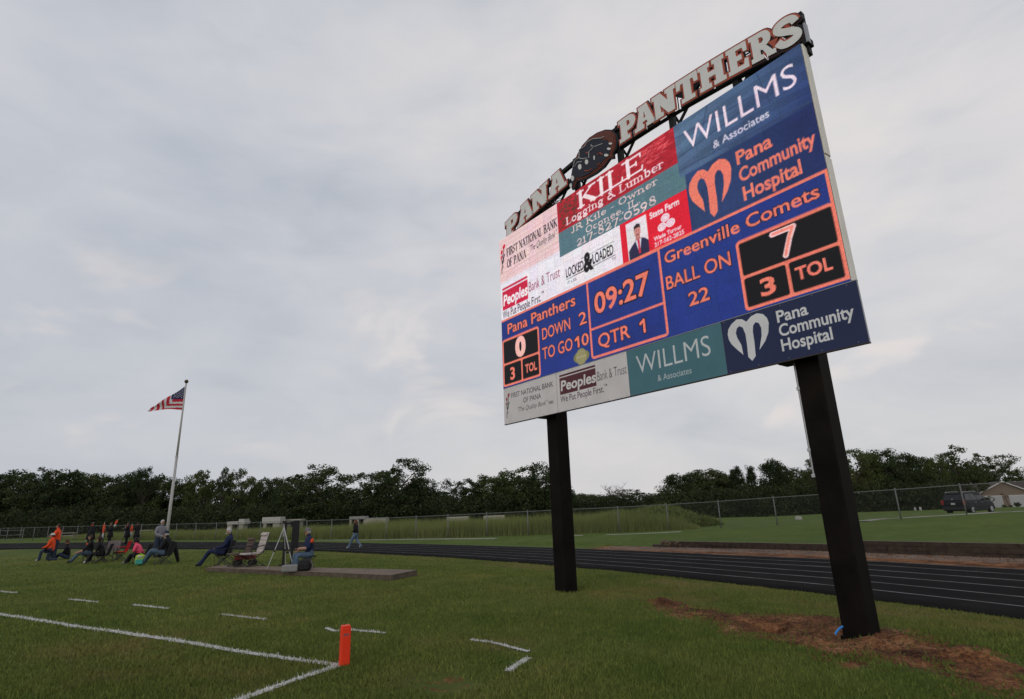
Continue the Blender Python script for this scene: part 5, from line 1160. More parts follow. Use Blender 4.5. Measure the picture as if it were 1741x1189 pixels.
def person(label, loc, rz, J, shirt, pants, shoe, hair, H=1.75, group=None, haircut='short', cap=None, sleeves='long', female=False, trim=None, skin=None):
    k = H/1.75; skin = skin or SKIN
    P = {a: Vector(b) for a, b in J.items()}
    root = empty('person', loc, rz, label=label, cat='person', group=group)
    nodes = []; edges = []; seg = []
    def add(co, r, parent=None, m=None):
        nodes.append((tuple(Vector(co)*k), tuple(x*k for x in r) if isinstance(r, tuple) else r*k))
        i = len(nodes)-1
        if parent is not None: edges.append((parent, i)); seg.append((nodes[parent][0], nodes[i][0], m, (sum(q_ if not isinstance(q_, tuple) else max(q_) for q_ in (nodes[parent][1], nodes[i][1]))/2)))
        return i
    sh = .185 if not female else .165; hw = .1
    pel, ch, hd = P['pel'], P['chest'], P['head']
    up = (ch-pel).normalized(); fw = P.get('fw', Vector((0, 1, 0))); rt = P.get('rt', Vector((1, 0, 0)))
    a = add(pel, (.18, .15)); w = add(pel.lerp(ch, .42), (.175, .145), a, 1); c = add(ch, (.205, .15), w, 1)
    nk = ch+up*.13; ni = add(nk, .062, c, 1); hb = add(nk.lerp(hd, .45), .055, ni, 0); hh = add(hd, (.078, .092), hb, 0); add(hd+Vector((0, 0, .055)), (.068, .08), hh, 0)
    for s_, nm in ((-1, 'L'), (1, 'R')):
        S_ = ch+rt*(s_*sh)+up*.055; e = P['el'+nm]; wr = P['wr'+nm]
        si = add(S_, .085, c, 1); ei = add(e, .064, si, 1); wi = add(wr, .043, ei, 1 if sleeves == 'long' else 0)
        d = (wr-e).normalized(); pv = d.cross(Vector((0, 0, 1))); pv = pv.normalized() if pv.length > .2 else Vector((1, 0, 0))
        pi_ = add(wr+d*.055, (.03, .036), wi, 0)
        kn, an = P['kn'+nm], P['an'+nm]; hi = add(pel+rt*(s_*hw)-up*.05, .125, a, 2); ki = add(kn, .084, hi, 2); ai = add(an, .06, ki, 2)
        toe = P.get('toe'+nm, an+fw*.17-Vector((0, 0, .045))); add(an-fw*.045-Vector((0, 0, .03)), .036, ai, 3); add(toe, (.042, .03), ai, 3)
    me = skin_mesh(nodes, edges, seg)
    # fingers and thumb: short chains rooted in each palm
    fb = MB()
    for nm in 'LR':
        e, wr = P['el'+nm]*k, P['wr'+nm]*k; d = (wr-e).normalized(); pv = d.cross(Vector((0, 0, 1))); pv = pv.normalized() if pv.length > .2 else Vector((1, 0, 0)); nz_ = pv.cross(d).normalized()
        for i, L in enumerate((.066, .078, .074, .06)):
            b0 = wr+d*.07+pv*(i-1.5)*.02; fb.tube([b0, b0+d*L*.55-nz_*.006, b0+d*L*.8-nz_*.03], [.010, .009, .007], 5)
        b0 = wr+d*.035+pv*.032; fb.tube([b0, b0+d*.035+pv*.022-nz_*.01, b0+d*.06+pv*.02-nz_*.025], [.012, .010, .008], 5)
    # face: nose, ears, brow, eyes, mouth
    hd_ = (hd+Vector((0, 0, .02)))*k; hf = P.get('look', fw).normalized(); hr = Vector((hf.y, -hf.x, 0)).normalized()
    fb.sphere(tuple(hd_), (.078*k, .088*k, .112*k), 12, 9)
    nose = hd_+hf*.088*k+Vector((0, 0, -.005)); fb.tube([nose+Vector((0, 0, .03))-hf*.012, nose+hf*.018-Vector((0, 0, .006)), nose-Vector((0, 0, .016))], [.008, .013, .008], 5)
    for s_ in (-1, 1): fb.sphere(tuple(hd_+hr*s_*.080*k-hf*.005), (.016, .02, .028), 6, 4)
    chin = hd_+hf*.05*k-Vector((0, 0, .09)); fb.sphere(tuple(chin), .035, 8, 5)
    n0 = len(me.vertices); bm = bmesh.new(); bm.from_mesh(me); nb = len(bm.faces)
    fm = fb.mesh('f', SKIN, True); bm.from_mesh(fm); bpy.data.meshes.remove(fm)
    bm.faces.ensure_lookup_table(); A = [(Vector(s0), Vector(s1), m, r_) for s0, s1, m, r_ in seg]
    for i, f in enumerate(bm.faces):
        f.smooth = True
        if i >= nb: f.material_index = 0; continue
        c_ = f.calc_center_median(); best = 9; mm = 1
        for s0, s1, m, r_ in A:
            d = s1-s0; t = max(0, min(1, (c_-s0).dot(d)/max(1e-9, d.length_squared))); q_ = (c_-s0-d*t).length-r_
            if sleeves == 'short' and m == 1 and t > 9: pass
            if q_ < best: best = q_; mm = m
        if mm == 1 and c_.dot(up) < (pel*k).dot(up)+.0: mm = 2
        f.material_index = mm
    me.materials.clear()
    for m in (skin, shirt, pants, shoe): me.materials.append(m)
    bm.to_mesh(me); bm.free()
    me.name = 'body'; link('body', me, root)
    EY = mat('eye_dark', (.02, .015, .012), .3)
    fe = MB()
    for s_ in (-1, 1): fe.sphere(tuple(hd_+hf*.080*k+hr*s_*.032+Vector((0, 0, .012))), (.011, .011, .007), 6, 4)
    fe.build('eyes', EY, root); mo = hd_+hf*.084*k-Vector((0, 0, .052)); MB().tube([mo-hr*.022, mo+hf*.004, mo+hr*.022], .005, 4).build('mouth', mat('lip', (.25, .09, .08), .5), root)
    # hair: cap of the skull behind the face
    if hair:
        hb_ = MB(); n, m_ = 14, 9; hv = []; R_ = Vector((.086, .098, .122))*k
        for i in range(m_+1):
            th = math.pi*(.66 if haircut != 'bald' else .30)*i/m_
            for j in range(n):
                ph = 2*math.pi*j/n; d = hr*math.cos(ph)+hf*math.sin(ph); front = max(0, math.sin(ph)); t2 = th*(1-.52*front)
                rr = 1+.05*math.sin(ph*5+i); hv.append(tuple(hd_+Vector((d.x*R_.x*math.sin(t2)*rr, d.y*R_.y*math.sin(t2)*rr, .004+R_.z*math.cos(t2)))))
        hf_ = [(i*n+j, (i+1)*n+j, (i+1)*n+(j+1) % n, i*n+(j+1) % n) for i in range(m_) for j in range(n)]
        hb_.add(hv, hf_)
        if haircut == 'long': hb_.tube([hd_-hf*.06, hd_-hf*.09-Vector((0, 0, .14)), hd_-hf*.08-Vector((0, 0, .32))], [.075, .075, .03], 9)
        if haircut == 'curly':
            for i in range(26): a_ = RNG.uniform(0, 6.28); b_ = RNG.uniform(0, 1.9); d = (hr*math.cos(a_)+hf*(math.sin(a_)*.6-.35))*math.sin(b_); hb_.sphere(tuple(hd_+Vector((d.x*.11, d.y*.11, .12*math.cos(b_)))), .045, 7, 5)
        hb_.build('hair', hair, root, smooth=True)
    if cap:
        cb = MB(); n = 12; cv = []
        for i in range(6):
            th = math.pi*.5*i/5
            for j in range(n): ph = 2*math.pi*j/n; cv.append(tuple(hd_+Vector((.098*math.cos(ph)*math.sin(th), .104*math.sin(ph)*math.sin(th), .03+.10*math.cos(th)))))
        cb.add(cv, [(i*n+j, (i+1)*n+j, (i+1)*n+(j+1) % n, i*n+(j+1) % n) for i in range(5) for j in range(n)])
        br_ = []
        for j in range(7): a_ = math.pi*j/6; d = hr*math.cos(a_)*.085+hf*(.07+.11*math.sin(a_)); br_.append(hd_+d+Vector((0, 0, .028)))
        cb.add([tuple(v) for v in br_]+[tuple(v-Vector((0, 0, .012))) for v in br_], [tuple(range(7)), tuple(range(7, 14))[::-1]]+[(j, j+7, (j+1) % 7+7, (j+1) % 7) for j in range(7)])
        cb.build('cap', cap, root, smooth=False)
    if trim:
        for nm, col, pts, r in trim: MB().tube([Vector(p)*k for p in pts], [x*k for x in r], 8).build(nm, col, root, smooth=True)
    return root
def J_stand(cross=False, lean=0., arms=None):
    j = dict(pel=(0, 0, .93), chest=(0, lean*.45, 1.33), head=(0, lean*.7+.02, 1.61), knL=(-.11, .02, .5), knR=(.11, .02, .5), anL=(-.12, -.01, .09), anR=(.12, -.01, .09), elL=(-.27, .02+lean*.4, 1.12), elR=(.27, .02+lean*.4, 1.12), wrL=(-.24, .16+lean*.4, .90), wrR=(.24, .16+lean*.4, .90))
    if cross: j.update(elL=(-.25, .10, 1.14), elR=(.25, .10, 1.14), wrL=(.08, .24, 1.18), wrR=(-.08, .26, 1.14))
    if arms: j.update(arms)
    return j
def J_sit(zs=.5, back=.0, feet=.5, hunch=0., spread=.13, arms=None):
    j = dict(pel=(0, 0, zs+.08), chest=(0, -back+hunch, zs+.50-hunch*.35), head=(0, -back*1.0+.05+hunch*1.3, zs+.78-hunch*.55), knL=(-spread, .42, zs+.08), knR=(spread, .42, zs+.08), anL=(-spread*.9, feet, .09), anR=(spread*.9, feet, .09), elL=(-.24, -back+hunch*.9+.08, zs+.27-hunch*.2), elR=(.24, -back+hunch*.9+.08, zs+.27-hunch*.2), wrL=(-.08, .26, zs+.20), wrR=(.08, .26, zs+.20))
    if arms: j.update(arms)
    return j
ORG = cloth('orange', (.72, .075, .018)); NVY = cloth('navy', (.014, .022, .062)); BLK = BLACKC; GRY = cloth('grey', (.20, .20, .23)); PNK = cloth('pink', (.78, .09, .17)); WSH = cloth('white_shoe', (.42, .41, .38)); DSH = cloth('dark_shoe', (.02, .018, .017)); RSH = cloth('red_shoe', (.16, .04, .03)); DJ = cloth('dark_jeans', (.028, .040, .068)); KH = cloth('black_trousers', (.010, .010, .013))
HBR = mat('hair_brown', (.035, .02, .013), .7); HGR = mat('hair_grey', (.42, .41, .40), .8); HBK = mat('hair_black', (.012, .010, .010), .6); HRD = mat('hair_auburn', (.085, .032, .018), .7)
def gr_(px, py, z=0.):
    return on_ground(px, py, z)
L90 = math.radians(90)
person('standing man in an orange jersey and jeans with folded arms', gr_(90, 953), math.radians(112), J_stand(True), ORG, DJ, DSH, HBR, 1.80)
person('kneeling boy in an orange jersey and white cap at far left', gr_(83, 954), math.radians(108), dict(pel=(0, 0, .55), chest=(0, 0, .93), head=(0, .03, 1.20), knL=(-.1, .36, .50), anL=(-.1, .38, .09), knR=(.1, .14, .07), anR=(.1, -.28, .08), toeR=(.1, -.36, .03), elL=(-.22, .08, .72), elR=(.22, .08, .72), wrL=(-.08, .3, .66), wrR=(.08, .3, .66)), ORG, DJ, WSH, HBR, 1.75, cap=cloth('white_cap', (.5, .5, .5)))
person('child in a black top sitting on the grass with bowed head', gr_(114, 951), math.radians(118), dict(pel=(0, 0, .14), chest=(0, .05, .56), head=(0, .12, .88), knL=(-.26, .36, .3), knR=(.26, .36, .3), anL=(-.1, .5, .08), anR=(.1, .56, .08), elL=(-.23, .15, .36), elR=(.23, .15, .36), wrL=(-.1, .34, .28), wrR=(.1, .34, .28)), BLK, DJ, WSH, HRD, 1.70)
m4 = gr_(150, 956); m5 = gr_(172, 957)
person('seated man in a black shirt with an orange front and blue jeans', m4, math.radians(122), J_sit(.36, .06, .66, .05, .14, dict(elL=(-.34, .22, .55), wrL=(-.46, .48, .46))), BLK, DENIM, DSH, HBR, 1.75, sleeves='short', trim=[('shirt_print', ORG, [(0, .105, .72), (0, .125, .86)], [.06, .07])])
person('seated woman in black with brown hair and pale shoes', m5, math.radians(112), J_sit(.36, .0, .55, .14, .11), BLK, KH, WSH, HBR, 1.68, haircut='curly', female=True)
guard = [(152, 925, 1.86, 40, 1, 'broad guard member in a long black cape at the left of the group'), (172, 924, 1.62, 70, 0, 'shorter guard member in black between two others'), (185, 925, 1.80, 150, 0, 'guard member in black seen from behind raising one pole'), (214, 926, 1.78, 110, 0, 'guard member in black behind the empty red chair'), (230, 926, 1.74, 70, 0, 'guard member in black at the right end of the group')]
for i, (px, py, H_, rz_, cape, lab) in enumerate(guard):
    p_ = gr_(px, py); tr_ = [('cape', BLK, [(0, -.02, 1.42), (0, -.02, 1.0), (0, 0, .35)], [.16, .25, .34])] if cape else [('skirt', BLK, [(0, 0, 1.02), (0, 0, .55)], [.17, .25])]
    person(lab, p_, math.radians(rz_), J_stand(False, 0, dict(elR=(.24, .14, 1.15), wrR=(.16, .34, 1.22), elL=(-.24, .12, 1.15), wrL=(-.08, .34, 1.12))), BLK, KH, DSH, HBR if i != 3 else HBK, H_, 'flag guard standing by the track', haircut='long' if i in (1, 4) else 'short', female=True, trim=tr_)
FO = cloth('flag_orange', (.62, .085, .035)); FWc = cloth('flag_cream', (.42, .42, .40))
for (x0, y0, x1, y1, lab) in [(159, 889, 145, 922, 'furled orange and white flag held by the caped guard'), (178, 889, 174, 919, 'furled orange and white flag held upright left of the middle guard'), (200, 884, 194, 897, 'raised furled orange flag tilted over a guard shoulder'), (219, 889, 215, 919, 'wide orange and white flag hanging in front of a guard'), (225, 892, 222, 914, 'pale furled flag held at the right end of the guard')]:
    Y = float(gr_(x1, 925)[1])-.35; a, b = Vector(at(x0, y0, Y)), Vector(at(x1, y1, Y)); r_ = empty('guard_flag', b, label=lab, cat='flag', group='flags of the guard'); d = a-b
    MB().tube([(0, 0, 0), d*1.0], .016, 6).build('flag_pole', WPOLE, r_); MB().tube([d*.92, d*.7, d*.42], [.05, .10 if 'wide' not in lab else .17, .07], 7).build('orange_cloth', FO, r_); MB().tube([d*.42, d*.22, d*.05], [.07, .09 if 'wide' not in lab else .15, .03], 7).build('white_cloth', FWc, r_)
    MB().sphere(tuple(d*1.01), .035, 6, 4).build('pole_tip', FWc, r_)
# chairs ------------------------------------------------------------
TUBE = mat('chair_tube', (.05, .05, .055), .4, .5)
def camp_chair(label, loc, rz, c, zs=.40, w=.56, group='folding camp chairs', back=.48, armc=True):
    r = empty('camp_chair', loc, rz, label=label, cat='chair', group=group); h = w/2
    for (a, b) in (((-h, .22, 0), (h, -.2, zs)), ((h, .22, 0), (-h, -.2, zs)), ((-h, -.24, 0), (h, .22, zs)), ((h, -.24, 0), (-h, .22, zs)), ((-h, .24, 0), (-h, -.2, zs)), ((h, .24, 0), (h, -.2, zs)), ((-h, -.24, 0), (-h, .22, zs)), ((h, -.24, 0), (h, .22, zs))): MB().tube([a, b], .011, 6).build('leg', TUBE, r)
    for s in (-1, 1):
        MB().tube([(s*h, -.2, zs), (s*h, -.34, zs+back)], .011, 6).build('back_tube', TUBE, r)
        if armc:
            MB().tube([(s*h, .22, 0), (s*h*1.05, .22, zs+.2)], .011, 6).build('arm_post', TUBE, r); MB().box((s*h*1.05, -.02, zs+.21), (.05, .48, .012)).build('armrest', c, r)
    n = 5; vs = []; fs = []
    for i in range(n):
        for j in range(n): vs.append((-h+w*i/(n-1), -.2+.42*j/(n-1), zs-.05*math.sin(math.pi*i/(n-1))))
    vs += [(x, y, z-.008) for x, y, z in vs[:25]]
    fs = [(i*n+j, (i+1)*n+j, (i+1)*n+j+1, i*n+j+1) for i in range(n-1) for j in range(n-1)]; fs += [tuple(q_+25 for q_ in f[::-1]) for f in fs]
    MB().add(vs, fs).build('seat', c, r)
    vs = []
    for i in range(n):
        for j in range(n): t = j/(n-1); vs.append((-h+w*i/(n-1), -.2-.14*t-.05*math.sin(math.pi*i/(n-1)), zs+back*t+.0))
    vs += [(x, y-.008, z) for x, y, z in vs[:25]]
    fs = [(i*n+j, i*n+j+1, (i+1)*n+j+1, (i+1)*n+j) for i in range(n-1) for j in range(n-1)]; fs += [tuple(q_+25 for q_ in f[::-1]) for f in fs]
    MB().add(vs, fs).build('backrest', c, r); return r
REDC = cloth('chair_red', (.62, .018, .02)); GRYR = cloth('chair_grey', (.16, .13, .13)); BKC = cloth('chair_black', (.018, .018, .02))
camp_chair('grey and red folding chair seen from behind between seated woman and red chair', gr_(187, 953), math.radians(200), GRYR, .42)
camp_chair('bright red empty folding chair turned sideways', gr_(203, 954), math.radians(108), REDC, .42)
camp_chair('dark low folding chair under the man with the orange shirt front', m4, math.radians(122), BKC, .34); camp_chair('dark low folding chair under the woman in black', m5, math.radians(112), BKC, .34)
# pink person, lime pack, man in cap, grey haired man
pk_ = gr_(238, 958)
person('hunched child in a bright pink top and black trousers', pk_, math.radians(105), J_sit(.34, .0, .56, .20, .12), PNK, KH, cloth('grey_shoe', (.2, .21, .24)), HBK, 1.62, haircut='curly', female=True); camp_chair('small dark folding chair under the child in pink', pk_, math.radians(105), BKC, .30)
LIME = cloth('lime', (.34, .50, .04)); TEAL = cloth('teal', (.05, .30, .24))
lb = gr_(237, 962); r_ = empty('lime_backpack', lb, math.radians(20), label='lime green backpack with a white and teal front beside the pink child', cat='backpack')
MB().box((0, 0, .23), (.36, .22, .42)).build('pack_body', LIME, r_, bevel=.08); MB().box((0, -.13, .16), (.28, .10, .2)).build('front_pocket', TEAL, r_, bevel=.03); MB().box((.0, -.12, .36), (.20, .06, .10)).build('white_patch', FWc, r_, bevel=.03)
MB().tube([(-.08, .0, .42), (0, 0, .5), (.08, 0, .42)], .015, 6).build('handle', LIME, r_)
cm = gr_(277, 960)
person('seated man in a black jacket, navy cap and blue jeans', cm, math.radians(100), J_sit(.42, .08, .92, .03, .15, dict(anL=(-.16, .72, .09), anR=(.16, .80, .09), knL=(-.15, .46, .60), knR=(.17, .46, .58))), BLK, DENIM, RSH, HGR, 1.80, cap=cloth('navy_cap', (.012, .02, .045)), haircut='short')
ch_ = camp_chair('black folding chair under the man in the navy cap', cm, math.radians(100), BKC, .40, .6, back=.5)
jk = gr_(292, 958); r_ = empty('draped_jacket', jk, math.radians(20), label='black jacket hanging down from the back of the black folding chair', cat='jacket')
m_ = MB(); m_.tube([(-.18, 0, .86), (.0, .02, .80), (.10, .0, .5), (.24, 0, .05)], [.10, .12, .09, .06], 8); m_.build('jacket_cloth', BLK, r_, smooth=True)
MB().tube([(-.12, -.05, .8), (-.10, -.10, .45)], [.05, .04], 6).build('sleeve', BLK, r_, smooth=True)
person('standing grey-haired man in a grey hooded top leaning forward', gr_(266, 949), math.radians(-115), J_stand(False, .14, dict(wrL=(-.1, .38, 1.0), wrR=(.1, .38, 1.0))), GRY, DJ, DSH, HGR, 1.82)
# navy man on lawn chair, recliners on the pad
nm_ = Vector((*gp(378, 962, .05)[:2], .04))
person('seated bearded man in a navy tracksuit with legs stretched out', nm_, math.radians(102), J_sit(.44, .16, .95, .0, .12, dict(anL=(-.13, .72, .1), anR=(.08, .80, .1), knL=(-.14, .46, .56), knR=(.12, .48, .55))), NVY, NVY, DSH, HGR, 1.80, trim=[('beard', HGR, [(0, .05+.02-.1, 1.10+.06), (0, .03-.1, 1.06+.06)], [.05, .03])])
camp_chair('dark lawn chair under the man in the navy tracksuit', nm_, math.radians(102), BKC, .42, .56, back=.5)
TAN = cloth('recliner_brown', (.10, .068, .055)); CRM = cloth('recliner_cream', (.44, .39, .36))
def recliner(label, loc, rz, c, hb):
    r = empty('reclining_chair', loc, rz, label=label, cat='chair', group='reclining chairs on the pad'); w = .56; h = w/2; zs = .42
    for s in (-1, 1):
        MB().tube([(s*h, .42, zs-.02), (s*h, -.30, 0)], .013, 6).build('leg', TUBE, r); MB().tube([(s*h, .36, 0), (s*h, -.24, zs+.12)], .013, 6).build('leg', TUBE, r)
        MB().tube([(s*h, -.30, .01), (s*h, .36, .01)], .013, 6).build('floor_rail', TUBE, r)
        MB().tube([(s*h*1.06, .25, zs+.22), (s*h*1.06, -.22, zs+.26)], .022, 6).build('armrest', TUBE, r); MB().tube([(s*h, .2, zs), (s*h*1.06, .2, zs+.22)], .012, 6).build('arm_post', TUBE, r)
        MB().tube([(s*h, -.2, zs), (s*h, -.2-.27*hb, zs+hb)], .013, 6).build('back_tube', TUBE, r)
    MB().box((0, .12, zs), (w-.04, .60, .05)).build('seat_pad', c, r, bevel=.02)
    for k in range(5):
        t0, t1 = k/5, (k+1)/5+.012; MB().bar((0, -.2-.27*hb*t0, zs+.02+hb*t0), (0, -.2-.27*hb*(t1-.02), zs+.02+hb*(t1-.02)), w-.05, .05).build('back_pad', c, r, bevel=.018)
    MB().bar((0, -.15-.27*hb*.86, zs+hb*.86), (0, -.15-.27*hb, zs+hb), w-.12, .07).build('headrest', c, r, bevel=.02)
    return r
recliner('brown reclining chair with a low back', (*gp(409, 962.5, zp)[:2], zp+.0), math.radians(138), TAN, .50); recliner('cream padded reclining chair with a tall back', (*gp(430, 962.5, zp)[:2], zp), math.radians(138), CRM, .68)
wg = empty('red_wagon', (*gp(416, 961.8, zp)[:2], zp), math.radians(5), label='small red wagon pushed under the reclining chairs', cat='wagon')
RW = mat('wagon_red', (.15, .010, .014), .6)
MB().box((0, 0, .28), (.66, .36, .14)).build('tub', RW, wg, bevel=.03)
for x in (-.26, .26):
    for y in (-.19, .19): MB().tube([(x, y-.02, .10), (x, y+.02, .10)], .10, 12).build('wheel', DSH, wg)
MB().tube([(-.42, 0, .2), (-.62, 0, .3)], .015, 6).build('handle', TUBE, wg)
# tripod
tp = Vector((*gp(478, 966, zp)[:2], zp)); SIL = mat('tripod_silver', (.45, .45, .44), .4, .4); tr_ = empty('camera_tripod', tp, math.radians(10), label='silver camera tripod with long splayed legs on the pad', cat='tripod')
for a, L in ((math.radians(190), .43), (math.radians(330), .50), (math.radians(80), .40)):
    e = (L*math.cos(a), L*math.sin(a), 0); MB().tube([(0, 0, 1.28), e], [.020, .012], 6).build('leg', SIL, tr_)
    MB().tube([(e[0]*.55, e[1]*.55, .58), (e[0]*.6, e[1]*.6, .52)], .026, 6).build('leg_lock', DSH, tr_)
MB().tube([(0, 0, 1.0), (0, 0, 1.42)], .018, 6).build('centre_column', SIL, tr_); MB().box((0, 0, 1.46), (.10, .14, .07)).build('head_block', DSH, tr_); MB().tube([(0, 0, 1.44), (.05, -.2, 1.36)], .009, 5).build('pan_handle', DSH, tr_)
# black stand
bs = empty('equipment_stand', (*gp(486, 961, zp)[:2], zp), math.radians(8), label='tall black two-post stand with a hanging black case beside the tripod', cat='stand')
MB().box((-.10, 0, .70), (.07, .07, 1.42)).build('post', BKC, bs); MB().box((.16, .06, .72), (.07, .07, 1.44)).build('post', BKC, bs)
MB().box((.03, .03, .42), (.30, .05, .06)).build('crossbar', BKC, bs); MB().box((.26, .04, 1.04), (.20, .14, .92)).build('hanging_case', BKC, bs, bevel=.03); MB().box((.03, .03, 1.40), (.30, .06, .06)).build('crossbar', BKC, bs)
MB().box((-.10, 0, .015), (.22, .34, .03)).build('foot', BKC, bs); MB().box((.16, .06, .015), (.22, .34, .03)).build('foot', BKC, bs)
# man on stool
sm = Vector((*gp(524, 966, zp)[:2], zp)); person('seated man in a navy top with orange shoulders and a grey cap', sm, math.radians(125), J_sit(.36, .02, .42, .04, .16, dict(wrL=(-.06, .34, .62), wrR=(.1, .32, .56))), NVY, DENIM, DSH, HGR, 1.76, sleeves='short', cap=cloth('grey_cap', (.14, .14, .15)), trim=[('orange_shoulder', ORG, [(.17, .0, .90), (.235, .02, .78)], [.07, .062]), ('orange_shoulder', ORG, [(-.17, .0, .90), (-.235, .02, .78)], [.07, .062])])
stl = empty('camp_stool', sm, math.radians(125), label='small folding stool under the man with orange shoulders', cat='stool')
for a, b in (((-.18, -.18, 0), (.18, .18, .36)), ((.18, -.18, 0), (-.18, .18, .36)), ((-.18, .18, 0), (.18, -.18, .36)), ((.18, .18, 0), (-.18, -.18, .36))): MB().tube([a, b], .013, 6).build('leg', TUBE, stl)
MB().box((0, 0, .37), (.40, .40, .03)).build('seat', BKC, stl, bevel=.01)
bk_ = empty('backpack', (*gp(518, 970.5, zp)[:2], zp), math.radians(10), label='bulging black backpack at the feet of the seated man', cat='backpack')
MB().box((0, 0, .17), (.42, .30, .34)).build('pack_body', BKC, bk_, bevel=.11); MB().box((0, -.16, .13), (.28, .08, .18)).build('front_pocket', BKC, bk_, bevel=.03); MB().tube([(-.1, -.02, .33), (-.02, -.02, .40), (.08, -.02, .33)], .012, 6).build('handle', BKC, bk_)
MB().tube([(.18, -.1, .3), (.25, -.12, .15), (.2, -.12, .02)], .014, 6).build('strap', GRYR, bk_)
cb_ = MB().box((0, 0, .10), (.50, .34, .20)).build('concrete_block', mat('block_grey', (.21, .21, .20), .9, var=.15, vscale=8), label='pale grey block lying on the edge of the pad', cat='block', bevel=.04); cb_.location = (*gp(494, 971.5, zp)[:2], zp-.01); cb_.rotation_euler = (0, 0, .1)
# walker on the track
wk = gr_(604, 934.5, -.2); wk.z += .03
person('woman in a dark jacket and jeans walking along the track', wk, math.radians(80), dict(pel=(0, 0, .90), chest=(0, .03, 1.31), head=(0, .06, 1.60), knL=(-.09, .24, .50), anL=(-.09, .38, .12), knR=(.09, -.02, .50), anR=(.09, -.36, .16), elL=(-.24, -.04, 1.08), elR=(.24, .0, 1.08), wrL=(-.18, .18, 1.02), wrR=(.2, .2, 1.06)), BLK, cloth('light_jeans', (.10, .15, .21)), WSH, HRD, 1.66, haircut='long', female=True)
